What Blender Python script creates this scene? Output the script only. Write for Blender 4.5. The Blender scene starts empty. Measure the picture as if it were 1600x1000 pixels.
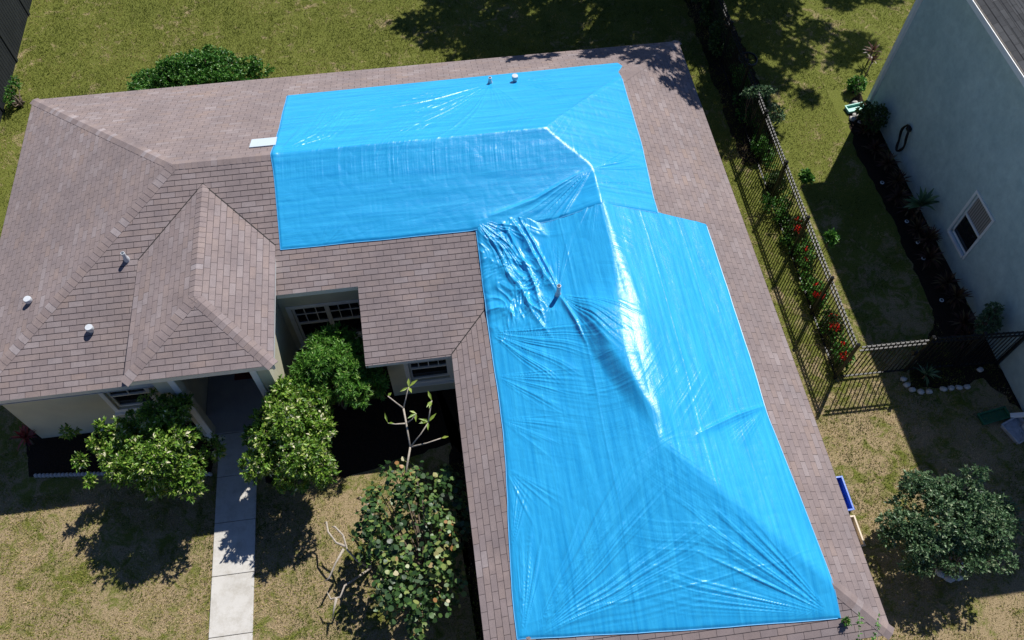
import bpy, math
import numpy as np
from mathutils import Vector, Matrix
S = bpy.context.scene
COL = S.collection
RAD = math.radians
# ------------------------------------------------------------------ camera
F_PX, TILT, YAW, ROLL = 1284.73, 1.0187, 0.1420, 0.0063
CAM = Vector((10.0165, -17.4846, 17.5352))
fw = Vector((math.sin(YAW)*math.cos(TILT), math.cos(YAW)*math.cos(TILT), -math.sin(TILT)))
rt = Vector((math.cos(YAW), -math.sin(YAW), 0)); up = rt.cross(fw)
r2 = math.cos(ROLL)*rt + math.sin(ROLL)*up; u2 = -math.sin(ROLL)*rt + math.cos(ROLL)*up
cd = bpy.data.cameras.new('camera'); cam = bpy.data.objects.new('camera', cd); COL.objects.link(cam)
M4 = Matrix((r2, u2, -fw)).transposed().to_4x4(); M4.translation = CAM; cam.matrix_world = M4
cd.sensor_width = 36; cd.lens = 36*F_PX/1600; cd.clip_end = 3000; cd.clip_start = .1
S.camera = cam
# ------------------------------------------------------------------ light
SUN = Vector((.47, .59, 1.0)).normalized()
world = bpy.data.worlds.new('World'); S.world = world; world.use_nodes = True
nt = world.node_tree; bg = nt.nodes['Background']
sky = nt.nodes.new('ShaderNodeTexSky'); sky.sky_type = 'NISHITA'; sky.sun_disc = False
sky.sun_elevation = math.asin(SUN.z); sky.sun_rotation = math.atan2(SUN.x, SUN.y)
wb = nt.nodes.new('ShaderNodeMix'); wb.data_type = 'RGBA'; wb.blend_type = 'MULTIPLY'; wb.inputs[0].default_value = 1; wb.inputs[7].default_value = (.86, .98, 1.32, 1)   # camera white balance for full sun
nt.links.new(sky.outputs[0], wb.inputs[6]); nt.links.new(wb.outputs[2], bg.inputs[0]); bg.inputs[1].default_value = 0.05; sky.dust_density = .1; sky.ozone_density = 3
ld = bpy.data.lights.new('sun', 'SUN'); ld.energy = 5.0; ld.angle = RAD(.53); ld.color = (1, .965, .91)
sun = bpy.data.objects.new('sun', ld); COL.objects.link(sun)
sun.rotation_euler = SUN.to_track_quat('Z', 'Y').to_euler(); sun.location = (20, 20, 30)
S.view_settings.view_transform = 'Standard'; S.view_settings.look = 'None'
S.view_settings.exposure = 0.15; S.view_settings.gamma = 1
S.cycles.max_bounces = 6; S.cycles.transparent_max_bounces = 8
# ------------------------------------------------------------------ materials
class NT:
    def __init__(s, name):
        s.m = bpy.data.materials.new(name); s.m.use_nodes = True; s.t = s.m.node_tree
        s.b = s.t.nodes['Principled BSDF']
    def n(s, typ, **kw):
        o = s.t.nodes.new('ShaderNode'+typ)
        for k, v in kw.items():
            if k in o.inputs: o.inputs[k].default_value = v
            else: setattr(o, k, v)
        return o
    def l(s, a, b): s.t.links.new(a, b)
    def ramp(s, fac, stops, interp='LINEAR'):
        r = s.n('ValToRGB'); cr = r.color_ramp; cr.interpolation = interp
        while len(cr.elements) < len(stops): cr.elements.new(.5)
        for e, (p, c) in zip(cr.elements, stops):
            e.position = p; e.color = (*c, 1) if len(c) == 3 else c
        s.l(fac, r.inputs[0]); return r.outputs[0]
    def mix(s, fac, a, b, mode='MIX'):
        m = s.n('Mix', data_type='RGBA', blend_type=mode)
        for i, v in ((0, fac), (6, a), (7, b)):
            if isinstance(v, (int, float)): m.inputs[i].default_value = v
            elif isinstance(v, tuple): m.inputs[i].default_value = (*v, 1)
            else: s.l(v, m.inputs[i])
        return m.outputs[2]
    def noise(s, scale, detail=4, rough=.6, vec=None, dist=0):
        n = s.n('TexNoise'); n.inputs['Scale'].default_value = scale; n.inputs['Detail'].default_value = detail
        n.inputs['Roughness'].default_value = rough; n.inputs['Distortion'].default_value = dist
        if vec is None: vec = s.pos()
        s.l(vec, n.inputs['Vector']); return n.outputs[0]
    def pos(s):
        if not hasattr(s, '_p'): s._p = s.n('NewGeometry').outputs['Position']
        return s._p
    def mapping(s, vec, scale=(1, 1, 1), rot=(0, 0, 0)):
        m = s.n('Mapping'); m.inputs['Scale'].default_value = scale; m.inputs['Rotation'].default_value = rot
        s.l(vec, m.inputs[0]); return m.outputs[0]
    def bump(s, h, dist=.01, strength=1, prev=None):
        b = s.n('Bump'); b.inputs['Distance'].default_value = dist; b.inputs['Strength'].default_value = strength
        s.l(h, b.inputs['Height'])
        if prev is not None: s.l(prev, b.inputs['Normal'])
        return b.outputs[0]
    def base(s, c, rough=.8, spec=.3, nrm=None):
        if isinstance(c, tuple): s.b.inputs['Base Color'].default_value = (*c, 1)
        else: s.l(c, s.b.inputs['Base Color'])
        s.b.inputs['Roughness'].default_value = rough
        s.b.inputs['Specular IOR Level'].default_value = spec
        if nrm is not None: s.l(nrm, s.b.inputs['Normal'])
        return s.m

def mottled(name, c, var=.25, scale=6, rough=.8, spec=.3, bump=.002, bscale=60):
    t = NT(name); n = t.noise(scale, 5)
    lo = tuple(v*(1-var) for v in c); hi = tuple(min(1, v*(1+var)) for v in c)
    col = t.ramp(n, [(.3, lo), (.7, hi)])
    return t.base(col, rough, spec, t.bump(t.noise(bscale, 3), bump, .7))

def shingle_mat(name, stops, slot, seed=0, w=.305, h=.127):
    t = NT(name); uv = t.n('UVMap').outputs[0]
    br = t.n('TexBrick'); br.offset = .5; br.offset_frequency = 2; br.squash = 1
    br.inputs['Scale'].default_value = 1; br.inputs['Brick Width'].default_value = w; br.inputs['Row Height'].default_value = h
    br.inputs['Mortar Size'].default_value = .0042; br.inputs['Mortar Smooth'].default_value = .25
    br.inputs['Color1'].default_value = (0, 0, 0, 1); br.inputs['Color2'].default_value = (1, 1, 1, 1); br.inputs['Mortar'].default_value = (.5, .5, .5, 1)
    t.l(uv, br.inputs['Vector'])
    col = t.ramp(br.outputs['Color'], stops)
    w1 = t.noise(.55, 6, .7); col = t.mix(t.ramp(w1, [(.35, (0, 0, 0)), (.7, (1, 1, 1))]), col, tuple(.80*v for v in stops[1][1]), 'MIX')
    m = t.noise(2.5, 6, .7); mm = t.ramp(m, [(.25, (.80, .80, .82)), (.75, (1.14, 1.12, 1.10))]); col = t.mix(1.0, col, mm, 'MULTIPLY')
    g = t.noise(170, 2, .8); col = t.mix(1.0, col, t.ramp(g, [(.25, (.62, .62, .64)), (.75, (1.34, 1.32, 1.30))]), 'MULTIPLY')
    col = t.mix(br.outputs['Fac'], col, slot)
    inv = t.n('Math', operation='SUBTRACT'); inv.inputs[0].default_value = 1; t.l(br.outputs['Fac'], inv.inputs[1])
    nb = t.bump(inv.outputs[0], .005, 1); nb = t.bump(g, .0015, .8, nb)
    return t.base(col, .9, .25, nb)

SH = [(.0, (.262, .212, .204)), (.22, (.285, .238, .234)), (.42, (.278, .224, .210)), (.62, (.306, .252, .242)), (.76, (.302, .234, .206)), (.88, (.300, .258, .256)), (.96, (.330, .284, .280)), (1, (.352, .308, .306))]
M_shingle = shingle_mat('shingle', SH, (.06, .048, .052))
M_cap = shingle_mat('shingle_cap', [(0, (.245, .198, .19)), (.4, (.285, .235, .228)), (.7, (.315, .25, .225)), (.9, (.36, .315, .315)), (1, (.40, .36, .36))], (.09, .065, .055))
M_gshingle = shingle_mat('grey_shingle', [(0, (.055, .058, .062)), (.5, (.075, .08, .085)), (1, (.11, .115, .12))], (.02, .02, .02))
M_fascia = mottled('fascia_paint', (.62, .62, .60), .08, 3, .5, .4, .0005)
M_white = mottled('white_paint', (.78, .78, .76), .05, 4, .45, .4, .0004)
M_dark = mottled('dark_gap', (.03, .028, .027), .3)
M_cream = mottled('cream_stucco', (.56, .53, .40), .08, 2, .9, .2, .004, 90)
M_mint = NT('mint_stucco')
_n = M_mint.noise(.7, 6, .65); _n2 = M_mint.noise(5, 5, .7)
_c = M_mint.ramp(_n, [(.3, (.40, .52, .52)), (.7, (.50, .62, .61))]); _c = M_mint.mix(1.0, _c, M_mint.ramp(_n2, [(.3, (.82, .84, .86)), (.7, (1.10, 1.09, 1.07))]), 'MULTIPLY')
M_mint = M_mint.base(_c, .9, .2, M_mint.bump(M_mint.noise(70, 4), .006, .8))
M_pipe = mottled('vent_paint', (.56, .59, .62), .12, 12, .4, .4)
M_pipe_in = mottled('pipe_inside', (.03, .03, .035), .2)
M_black = mottled('black_metal', (.012, .012, .013), .2, 8, .46, .35, .0003)
M_wood = mottled('tan_gutter', (.30, .22, .12), .25, 5, .7)
M_stone = mottled('pale_stone', (.52, .50, .46), .25, 14, .85, .3, .006, 30)
M_dstone = mottled('edging_concrete', (.40, .40, .41), .2, 10, .85, .3, .004, 40)
M_green = mottled('green_plastic', (.02, .12, .055), .15, 6, .45, .4)
M_teal = mottled('teal_plastic', (.22, .52, .44), .15, 6, .4, .4)
M_blue = mottled('blue_plastic', (.05, .16, .62), .12, 7, .3, .5)
M_tan = mottled('tan_plastic', (.62, .52, .40), .12, 7, .4, .4)
M_terra = mottled('dark_pot', (.035, .025, .022), .2, 9, .5)
M_mat = mottled('door_mat', (.16, .04, .03), .5, 30, .95)
M_door = mottled('door_paint', (.16, .05, .035), .1, 4, .4, .4)
M_bark = mottled('bark', (.17, .13, .10), .35, 25, .9, .2, .006, 60)
M_pbark = mottled('pale_bark', (.42, .37, .31), .3, 25, .85, .2, .004, 60)
M_fence = NT('charcoal_fence'); _n = M_fence.noise(1.5, 6, .7)
M_fence = M_fence.base(M_fence.ramp(_n, [(.3, (.018, .021, .026)), (.6, (.026, .030, .036)), (.8, (.05, .055, .062))]), .6, .3, M_fence.bump(M_fence.noise(40, 3), .001))
t = NT('window_glass'); n = t.noise(1.2, 3)
M_glass = t.base(t.ramp(n, [(.3, (.006, .007, .008)), (.7, (.02, .022, .024))]), .06, .6)
t = NT('window_blind'); wv = t.n('TexWave'); wv.wave_type = 'BANDS'; wv.bands_direction = 'Y'; wv.inputs['Scale'].default_value = 4.4
t.l(t.pos(), wv.inputs[0]); M_blind = t.base(t.ramp(wv.outputs[1], [(.2, (.16, .14, .12)), (.6, (.36, .32, .29))]), .5, .4)
# concrete
t = NT('concrete'); c = t.ramp(t.noise(1.3, 6, .7), [(.3, (.52, .50, .46)), (.7, (.62, .60, .56))])
c = t.mix(1.0, c, t.ramp(t.noise(90, 3, .8), [(.3, (.88, .88, .88)), (.7, (1.08, 1.08, 1.08))]), 'MULTIPLY')
c = t.mix(1.0, c, t.ramp(t.noise(4.5, 7, .75), [(.32, (.80, .78, .74)), (.55, (1, 1, 1))]), 'MULTIPLY')
M_conc = t.base(c, .9, .25, t.bump(t.noise(120, 3), .002, .7))
# soil/lawn sheet
def lawn_mat():
    t = NT('lawn_soil')
    sep = t.n('SeparateXYZ'); t.l(t.pos(), sep.inputs[0])
    fine = t.noise(38, 8, .8); mid = t.noise(2.6, 8, .75, dist=.8); big = t.noise(.55, 4, .6)
    green = t.ramp(fine, [(.25, (.024, .034, .009)), (.45, (.11, .13, .026)), (.6, (.21, .225, .05)), (.75, (.37, .36, .14))])
    dry = t.ramp(fine, [(.25, (.07, .05, .028)), (.42, (.24, .18, .095)), (.58, (.44, .34, .205)), (.75, (.70, .56, .38))])
    # more thatch in the front and beside the garage, greener in the back yard
    my = t.n('MapRange'); my.inputs[1].default_value = -4; my.inputs[2].default_value = -11; my.inputs[3].default_value = -.12; my.inputs[4].default_value = .055
    t.l(sep.outputs[1], my.inputs[0])
    a = t.n('Math', operation='ADD'); t.l(mid, a.inputs[0]); t.l(my.outputs[0], a.inputs[1])
    a2 = t.n('Math', operation='MULTIPLY_ADD'); t.l(big, a2.inputs[0]); a2.inputs[1].default_value = .45; t.l(a.outputs[0], a2.inputs[2])
    f = t.ramp(a2.outputs[0], [(.66, (0, 0, 0)), (.80, (1, 1, 1))])
    c = t.mix(f, green, dry)
    return t.base(c, .95, .1, t.bump(fine, .03, 1))
M_lawn = lawn_mat()
t = NT('mulch'); fn = t.noise(30, 8, .8)
M_mulch = t.base(t.ramp(fn, [(.3, (.006, .004, .003)), (.55, (.035, .024, .018)), (.75, (.085, .06, .045))]), .95, .1, t.bump(fn, .03))
# tarp
def tarp_mat():
    t = NT('blue_tarp'); uv = t.n('UVMap').outputs[0]
    st = t.noise(1.0, 4, .6, vec=t.mapping(uv, (14, .55, 1))); st2 = t.noise(1, 5, .7, vec=t.mapping(uv, (60, 1.5, 1)))
    c = t.ramp(st, [(.3, (.014, .315, .67)), (.7, (.036, .445, .81))])
    c = t.mix(1.0, c, t.ramp(st2, [(.3, (.86, .92, .94)), (.7, (1.12, 1.07, 1.05))]), 'MULTIPLY')  # fine streaks; their tint also paints the light and dark of small wrinkles
    wv = t.n('TexWave'); wv.wave_type = 'BANDS'; wv.bands_direction = 'X'; wv.inputs['Scale'].default_value = 22; wv.inputs['Distortion'].default_value = 1.5; wv.inputs['Detail Scale'].default_value = .4
    t.l(uv, wv.inputs[0])
    n1 = t.noise(1.0, 6, .62, vec=t.mapping(uv, (16, 5, 1)), dist=.4)
    n2 = t.noise(1.0, 6, .7, vec=t.mapping(uv, (70, 46, 1)))
    b = t.bump(n1, .008, .55); b = t.bump(wv.outputs[1], .0010, .5, b); b = t.bump(n2, .0018, .8, b)
    t.base(c, .3, .5, b)
    r = t.ramp(n2, [(.3, (.25, .25, .25)), (.7, (.38, .38, .38))]); t.l(r, t.b.inputs['Roughness'])
    return t.m
M_tarp = tarp_mat()
t = NT('tarp_edge'); M_tedge = t.base((.10, .42, .75), .4, .4)
# leaves: per-face tint attribute picks a leaf's own colour
def leaf_mat(name, stops, rough=.42, trans=.25, spec=.45):
    t = NT(name); a = t.n('Attribute'); a.attribute_name = 'tint'
    c = t.ramp(a.outputs['Fac'], stops)
    t.base(c, rough, spec)
    tr = t.n('BsdfTranslucent'); t.l(c, tr.inputs[0]); mx = t.n('MixShader'); mx.inputs[0].default_value = trans
    out = t.t.nodes['Material Output']
    t.l(t.b.outputs[0], mx.inputs[1]); t.l(tr.outputs[0], mx.inputs[2]); t.l(mx.outputs[0], out.inputs[0]); return t.m
M_leaf_lime = leaf_mat('leaf_lime', [(0, (.035, .10, .012)), (.42, (.13, .27, .028)), (.68, (.24, .40, .05)), (.86, (.36, .45, .09)), (.955, (.60, .60, .30)), (1, (.76, .74, .50))])
M_leaf_mid = leaf_mat('leaf_mid', [(0, (.022, .09, .014)), (.5, (.07, .22, .028)), (.85, (.14, .32, .05)), (1, (.24, .38, .08))])
M_leaf_fresh = leaf_mat('leaf_fresh', [(0, (.03, .11, .014)), (.5, (.10, .27, .03)), (.85, (.19, .38, .06)), (1, (.34, .48, .12))])
M_leaf_dark = leaf_mat('leaf_dark', [(0, (.014, .04, .010)), (.5, (.035, .085, .018)), (.85, (.075, .14, .03)), (1, (.16, .22, .05))])
M_leaf_grey = leaf_mat('leaf_grey', [(0, (.03, .08, .035)), (.5, (.10, .19, .085)), (.85, (.20, .31, .15)), (1, (.34, .40, .24))])
M_leaf_round = leaf_mat('leaf_round', [(0, (.018, .045, .014)), (.35, (.045, .11, .03)), (.6, (.11, .20, .045)), (.78, (.24, .31, .08)), (.9, (.34, .33, .13)), (.99, (.40, .30, .14)), (1, (.42, .22, .08))])
M_leaf_yg = leaf_mat('leaf_yellowgreen', [(0, (.12, .24, .03)), (1, (.34, .42, .07))])
M_leaf_red = leaf_mat('leaf_red', [(0, (.10, .02, .02)), (.5, (.28, .04, .045)), (1, (.45, .12, .10))])
M_leaf_burg = leaf_mat('leaf_burgundy', [(0, (.035, .015, .015)), (.6, (.10, .04, .03)), (1, (.16, .12, .05))])
M_flower = leaf_mat('red_flower', [(0, (.42, .02, .012)), (1, (.75, .05, .03))], .6, .2, .2)
M_blade = leaf_mat('grass_blade', [(0, (.035, .06, .008)), (.3, (.12, .15, .018)), (.55, (.215, .225, .038)), (.8, (.36, .30, .11)), (1, (.58, .44, .27))], .8, 0, .1)
# ------------------------------------------------------------------ helpers
def link(o, parent=None):
    COL.objects.link(o)
    if parent is not None: o.parent = parent
    return o
def tag(o, label=None, cat=None, group=None, kind=None):
    if label: o['label'] = label
    if cat: o['category'] = cat
    if group: o['group'] = group
    if kind: o['kind'] = kind
    return o
def empty(name, loc=(0, 0, 0), label=None, cat=None, group=None):
    o = bpy.data.objects.new(name, None); o.location = loc; o.empty_display_size = .1; link(o)
    return tag(o, label, cat, group)
class MB:
    def __init__(s): s.v = []; s.f = []; s.uv = {}
    def add(s, vs, fs):
        k = len(s.v); s.v += [tuple(map(float, v)) for v in vs]; s.f += [tuple(i+k for i in f) for f in fs]; return k
    def box(s, a, b, bevel=0):
        x0, y0, z0 = a; x1, y1, z1 = b
        s.add([(x0, y0, z0), (x1, y0, z0), (x1, y1, z0), (x0, y1, z0), (x0, y0, z1), (x1, y0, z1), (x1, y1, z1), (x0, y1, z1)],
              [(0, 3, 2, 1), (4, 5, 6, 7), (0, 1, 5, 4), (1, 2, 6, 5), (2, 3, 7, 6), (3, 0, 4, 7)])
    def beam(s, a, b, w, h, upv=(0, 0, 1)):
        a = Vector(a); b = Vector(b); d = (b-a).normalized(); sd = d.cross(Vector(upv))
        if sd.length < 1e-4: sd = d.cross(Vector((0, 1, 0)))
        sd.normalize(); u = sd.cross(d); vs = []
        for p in (a, b):
            for i, j in ((-1, -1), (1, -1), (1, 1), (-1, 1)): vs.append(p+sd*(w/2*i)+u*(h/2*j))
        s.add(vs, [(0, 1, 2, 3), (7, 6, 5, 4), (0, 4, 5, 1), (1, 5, 6, 2), (2, 6, 7, 3), (3, 7, 4, 0)])
    def tube(s, pts, rad, n=7, cap=True):
        pts = [Vector(p) for p in pts]; m = len(pts)
        if not hasattr(rad, '__len__'): rad = [rad]*m
        k = len(s.v); ref = Vector((.3, .2, 1)) if abs((pts[-1]-pts[0]).normalized().z) < .9 else Vector((1, .1, 0))
        for i, p in enumerate(pts):
            d = (pts[min(i+1, m-1)]-pts[max(i-1, 0)]).normalized(); a = d.cross(ref).normalized(); b = d.cross(a)
            for j in range(n):
                th = 2*math.pi*j/n; q = p+a*(rad[i]*math.cos(th))+b*(rad[i]*math.sin(th)); s.v.append(tuple(q))
        for i in range(m-1):
            for j in range(n):
                j2 = (j+1) % n; s.f.append((k+i*n+j, k+i*n+j2, k+(i+1)*n+j2, k+(i+1)*n+j))
        if cap: s.f.append(tuple(k+j for j in range(n))[::-1]); s.f.append(tuple(k+(m-1)*n+j for j in range(n)))
    def lathe(s, c, prof, n=20, axis=(0, 0, 1)):
        c = Vector(c); ax = Vector(axis).normalized(); a = ax.orthogonal().normalized(); b = ax.cross(a); k = len(s.v); m = len(prof)
        for r, h in prof:
            for j in range(n):
                th = 2*math.pi*j/n; s.v.append(tuple(c+ax*h+a*(r*math.cos(th))+b*(r*math.sin(th))))
        for i in range(m-1):
            for j in range(n):
                j2 = (j+1) % n; s.f.append((k+i*n+j, k+i*n+j2, k+(i+1)*n+j2, k+(i+1)*n+j))
        s.f.append(tuple(k+(m-1)*n+j for j in range(n))); s.f.append(tuple(k+j for j in range(n))[::-1])
    def rock(s, c, r, rng, n=3):
        k = len(s.v); seg, ring = 9, 6; c = np.array(c); off = rng.uniform(.78, 1.15, (ring+1, seg))
        for i in range(ring+1):
            ph = math.pi*i/ring
            for j in range(seg):
                th = 2*math.pi*j/seg; q = off[i, j] if 0 < i < ring else 1
                s.v.append((c[0]+r[0]*q*math.sin(ph)*math.cos(th), c[1]+r[1]*q*math.sin(ph)*math.sin(th), c[2]+r[2]*q*math.cos(ph)))
        for i in range(ring):
            for j in range(seg):
                j2 = (j+1) % seg; s.f.append((k+i*seg+j, k+(i+1)*seg+j, k+(i+1)*seg+j2, k+i*seg+j2))
    def build(s, name, mat, parent=None, smooth=False, bevel=0, origin=None):
        me = bpy.data.meshes.new(name); 
        vs = s.v if origin is None else [(x-origin[0], y-origin[1], z-origin[2]) for x, y, z in s.v]
        me.from_pydata(vs, [], s.f); me.materials.append(mat)
        if smooth: me.polygons.foreach_set('use_smooth', [True]*len(me.polygons))
        me.update(); o = bpy.data.objects.new(name, me); link(o, parent)
        if origin is not None: o.location = origin
        if bevel:
            md = o.modifiers.new('bevel', 'BEVEL'); md.width = bevel; md.segments = 2; md.limit_method = 'ANGLE'
        return o
def np_mesh(name, V, faces_n, mat, parent=None, tint=None, uv=None, smooth=False, F=None, loc=None):
    """V (N,3); faces: either F (M,k) index array"""
    me = bpy.data.meshes.new(name); F = np.asarray(F, dtype=np.int32); m, k = F.shape
    V = np.asarray(V, dtype=np.float64)
    me.vertices.add(len(V)); me.vertices.foreach_set('co', V.astype(np.float32).ravel())
    me.loops.add(m*k); me.loops.foreach_set('vertex_index', F.ravel())
    me.polygons.add(m); me.polygons.foreach_set('loop_start', np.arange(0, m*k, k, dtype=np.int32)); me.polygons.foreach_set('loop_total', np.full(m, k, dtype=np.int32))
    if smooth: me.polygons.foreach_set('use_smooth', np.ones(m, dtype=bool))
    me.update(calc_edges=True); me.materials.append(mat)
    if tint is not None:
        a = me.attributes.new('tint', 'FLOAT', 'FACE'); a.data.foreach_set('value', np.asarray(tint, dtype=np.float32))
    if uv is not None:
        l = me.uv_layers.new(name='UVMap'); l.data.foreach_set('uv', np.asarray(uv, dtype=np.float32)[F.ravel()].ravel())
    me.validate(); o = bpy.data.objects.new(name, me); link(o, parent)
    if loc is not None: o.location = loc
    return o
# ------------------------------------------------------------------ house dimensions
L, D, W, FY, PT, E = 17.059, 8.934, 7.10, -15.56, .3964, 2.4106
P1 = (D/2, -D/2); P2 = (L-D/2, -D/2); P3 = (L-W/2, -D/2-(D-W)/2); P4 = (L-W/2, FY+W/2)
PX0, PW, PE, PF = 3.65, 2.855, 1.02, -9.29
EP = E+PE; ZP = EP+PW/2*PT; XM = PX0+PW/2; YR = -D+(ZP-E)/PT; YL = -D+(EP-E)/PT
def zmain(x, y): return E+PT*np.minimum(np.minimum(x, L-x), np.minimum(-y, y+D))
def zwing(x, y): return E+PT*np.minimum(np.minimum(x-(L-W), L-x), y-FY)
# ------------------------------------------------------------------ shingle courses
def clip(poly, axis_fn, lo, hi):
    for fn in ((lambda v: v-lo), (lambda v: hi-v)):
        out = []
        for i in range(len(poly)):
            a = poly[i]; b = poly[(i+1) % len(poly)]; fa = fn(a[1]); fb = fn(b[1])
            if fa >= -1e-9: out.append(a)
            if (fa > 1e-9 and fb < -1e-9) or (fa < -1e-9 and fb > 1e-9):
                t = fa/(fa-fb); out.append((a[0]+(b[0]-a[0])*t, a[1]+(b[1]-a[1])*t))
        poly = out
        if len(poly) < 3: return []
    return poly
def shingle_plane(name, O, updir, slope, polys, mat, parent, lift=0.0, ex=.127, T=.0062, ushift=0):
    """polys: convex plan polygons; O=(x,y,z) of an eave point; updir=plan unit vector pointing up the slope"""
    ud = Vector((updir[0], updir[1], 0)); U = Vector((ud.y, -ud.x, 0)); V = Vector((ud.x, ud.y, slope)).normalized()
    N = U.cross(V); N = N if N.z > 0 else -N; k = math.sqrt(1+slope*slope); O = Vector(O)
    vs, fs, uvs = [], [], []
    for poly in polys:
        q = [(((x-O.x)*U.x+(y-O.y)*U.y), ((x-O.x)*ud.x+(y-O.y)*ud.y)*k) for x, y in poly]
        ar = sum(q[i][0]*q[(i+1) % len(q)][1]-q[(i+1) % len(q)][0]*q[i][1] for i in range(len(q)))
        flip = (ar < 0) != (U.cross(V).z < 0)
        v0 = min(p[1] for p in q); v1 = max(p[1] for p in q); i0 = math.floor(v0/ex+1e-6)
        for c in range(i0, math.ceil(v1/ex-1e-6)):
            a, b = c*ex, (c+1)*ex; s = clip(q, None, a, b)
            if not s: continue
            base = len(vs)
            for (u, v) in s:
                h = T*(1-(v-a)/ex)+lift; vs.append(tuple(O+U*u+V*v+N*h)); uvs.append((u+ushift+10, v+12.7))
            f = list(range(base, base+len(s))); fs.append(tuple(f[::-1] if flip else f))
            for i in range(len(s)):
                j = (i+1) % len(s)
                if abs(s[i][1]-a) < 1e-6 and abs(s[j][1]-a) < 1e-6 and abs(s[i][0]-s[j][0]) > 1e-4:
                    kk = len(vs)
                    for (u, v, h) in ((s[i][0], a, T), (s[j][0], a, T), (s[j][0], a, -.001), (s[i][0], a, -.001)):
                        vs.append(tuple(O+U*u+V*v+N*(h+lift))); uvs.append((u+ushift+10, v+12.7+.001))
                    fs.append((kk, kk+1, kk+2, kk+3) if not flip else (kk+3, kk+2, kk+1, kk))
    return vs, fs, uvs
def join_planes(name, planes, mat, parent):
    vs, fs, uvs = [], [], []
    for a, b, c in planes:
        k = len(vs); vs += a; uvs += c; fs += [tuple(i+k for i in f) for f in b]
    me = bpy.data.meshes.new(name); me.from_pydata(vs, [], fs); me.materials.append(mat)
    l = me.uv_layers.new(name='UVMap')
    idx = np.empty(len(me.loops), dtype=np.int32); me.loops.foreach_get('vertex_index', idx)
    l.data.foreach_set('uv', np.array(uvs, dtype=np.float32)[idx].ravel()); me.update()
    o = bpy.data.objects.new(name, me); link(o, parent); return o
def caps(name, a, b, s1, s2, parent, hw=.13, ex=.135, seed=0, mat=None):
    """folded cap shingles from low end a to high end b; s1,s2 unit vectors down the two slopes, square to the line"""
    a = Vector(a); b = Vector(b); d = (b-a); Ln = d.length; d.normalize(); s1 = Vector(s1); s2 = Vector(s2)
    up_ = Vector((0, 0, 1)); n = int(Ln/ex); vs, fs, uvs = [], [], []
    rng = np.random.default_rng(seed)
    for i in range(n+1):
        t0 = i*ex; t1 = min(Ln, t0+ex+.006); 
        if t1-t0 < .02: break
        k = len(vs); j = rng.uniform(-.002, .002); row = (i*2+seed*7) % 60; rnd = rng.integers(0, 40)
        for (tt, h) in ((t0, .013), (t1, .006)):
            p = a+d*tt
            for q, lat in ((s1*(hw+j), -1), (None, 0), (s2*(hw-j), 1)):
                vs.append(tuple(p+up_*(h+(.002 if q is None else 0))+(q if q is not None else Vector((0, 0, 0)))))
                uvs.append((rnd*.305+.1525*(1+row % 2)+.1525+lat*.12, row*.127+.03+(.07 if tt == t1 else 0)))
        fs += [(k, k+1, k+4, k+3), (k+1, k+2, k+5, k+4)]
        kk = len(vs)
        for m in range(3):
            q = Vector(vs[k+m]); vs.append(tuple(q)); vs.append(tuple(q-up_*.013)); uvs += [uvs[k+m]]*2
        fs += [(kk, kk+1, kk+3, kk+2), (kk+2, kk+3, kk+5, kk+4)]
    me = bpy.data.meshes.new(name); me.from_pydata(vs, [], fs); me.materials.append(mat or M_cap)
    l = me.uv_layers.new(name='UVMap')
    idx = np.empty(len(me.loops), dtype=np.int32); me.loops.foreach_get('vertex_index', idx)
    l.data.foreach_set('uv', np.array(uvs, dtype=np.float32)[idx].ravel()); me.update()
    o = bpy.data.objects.new(name, me); link(o, parent); return o
def downs(line_d, g1, g2):
    """unit vectors in planes with plan-uphill g1,g2 (slope PT), square to the line and pointing down"""
    out = []; d = Vector(line_d).normalized()
    for g in (g1, g2):
        n = Vector((-g[0]*PT, -g[1]*PT, 1)).normalized(); s = n.cross(d).normalized()
        if s.dot(Vector((g[0], g[1], PT))) > 0: s = -s
        out.append(s)
    return out
def P3d(p, z): return Vector((p[0], p[1], z))
# ================================================================== THE HOUSE
house = empty('house', (L/2, -D/2, 0), 'single storey cream stucco house with brown hip roof partly under blue tarps', 'house')
house_inv = Matrix.Translation((-L/2, D/2, 0))
def fin(o):           # keep world position for parts of the house
    o.matrix_parent_inverse = house_inv; return o
XN0, XN1, YN, XPB = 6.42, 8.15, -7.37, 3.9
front_polys = [[(.12, -8.81), (XPB, -8.81), (XPB, -D+XPB)],
               [(XPB, -6.34), (XN0, -6.34), (XN0, -D/2), P1, (XPB, -D+XPB)],
               [(XN0, YN), (XN1, YN), (XN1, -D/2), (XN0, -D/2)],
               [(XN1, -D-.03), (L-W-.03, -D-.03), P3, P2, (XN1, -D/2)]]
pl = [shingle_plane('', (0, -D, E), (0, 1), PT, front_polys, None, None),
      shingle_plane('', (0, 0, E), (0, -1), PT, [[(0, 0), (L, 0), P2, P1]], None, None, ushift=.11),
      shingle_plane('', (0, 0, E), (1, 0), PT, [[(0, 0), P1, (.12, -8.81), (0, -8.81)]], None, None, ushift=.05),
      shingle_plane('', (L, 0, E), (-1, 0), PT, [[(L, 0), P2, P3, P4, (L, FY)]], None, None, ushift=.2),
      shingle_plane('', (L-W, 0, E), (1, 0), PT, [[(L-W, -D), P3, P4, (L-W, FY)]], None, None, ushift=.02),
      shingle_plane('', (0, FY, E), (0, 1), PT, [[(L-W, FY), P4, (L, FY)]], None, None, ushift=.13)]
roof = fin(join_planes('roof', pl, M_shingle, house))
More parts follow.
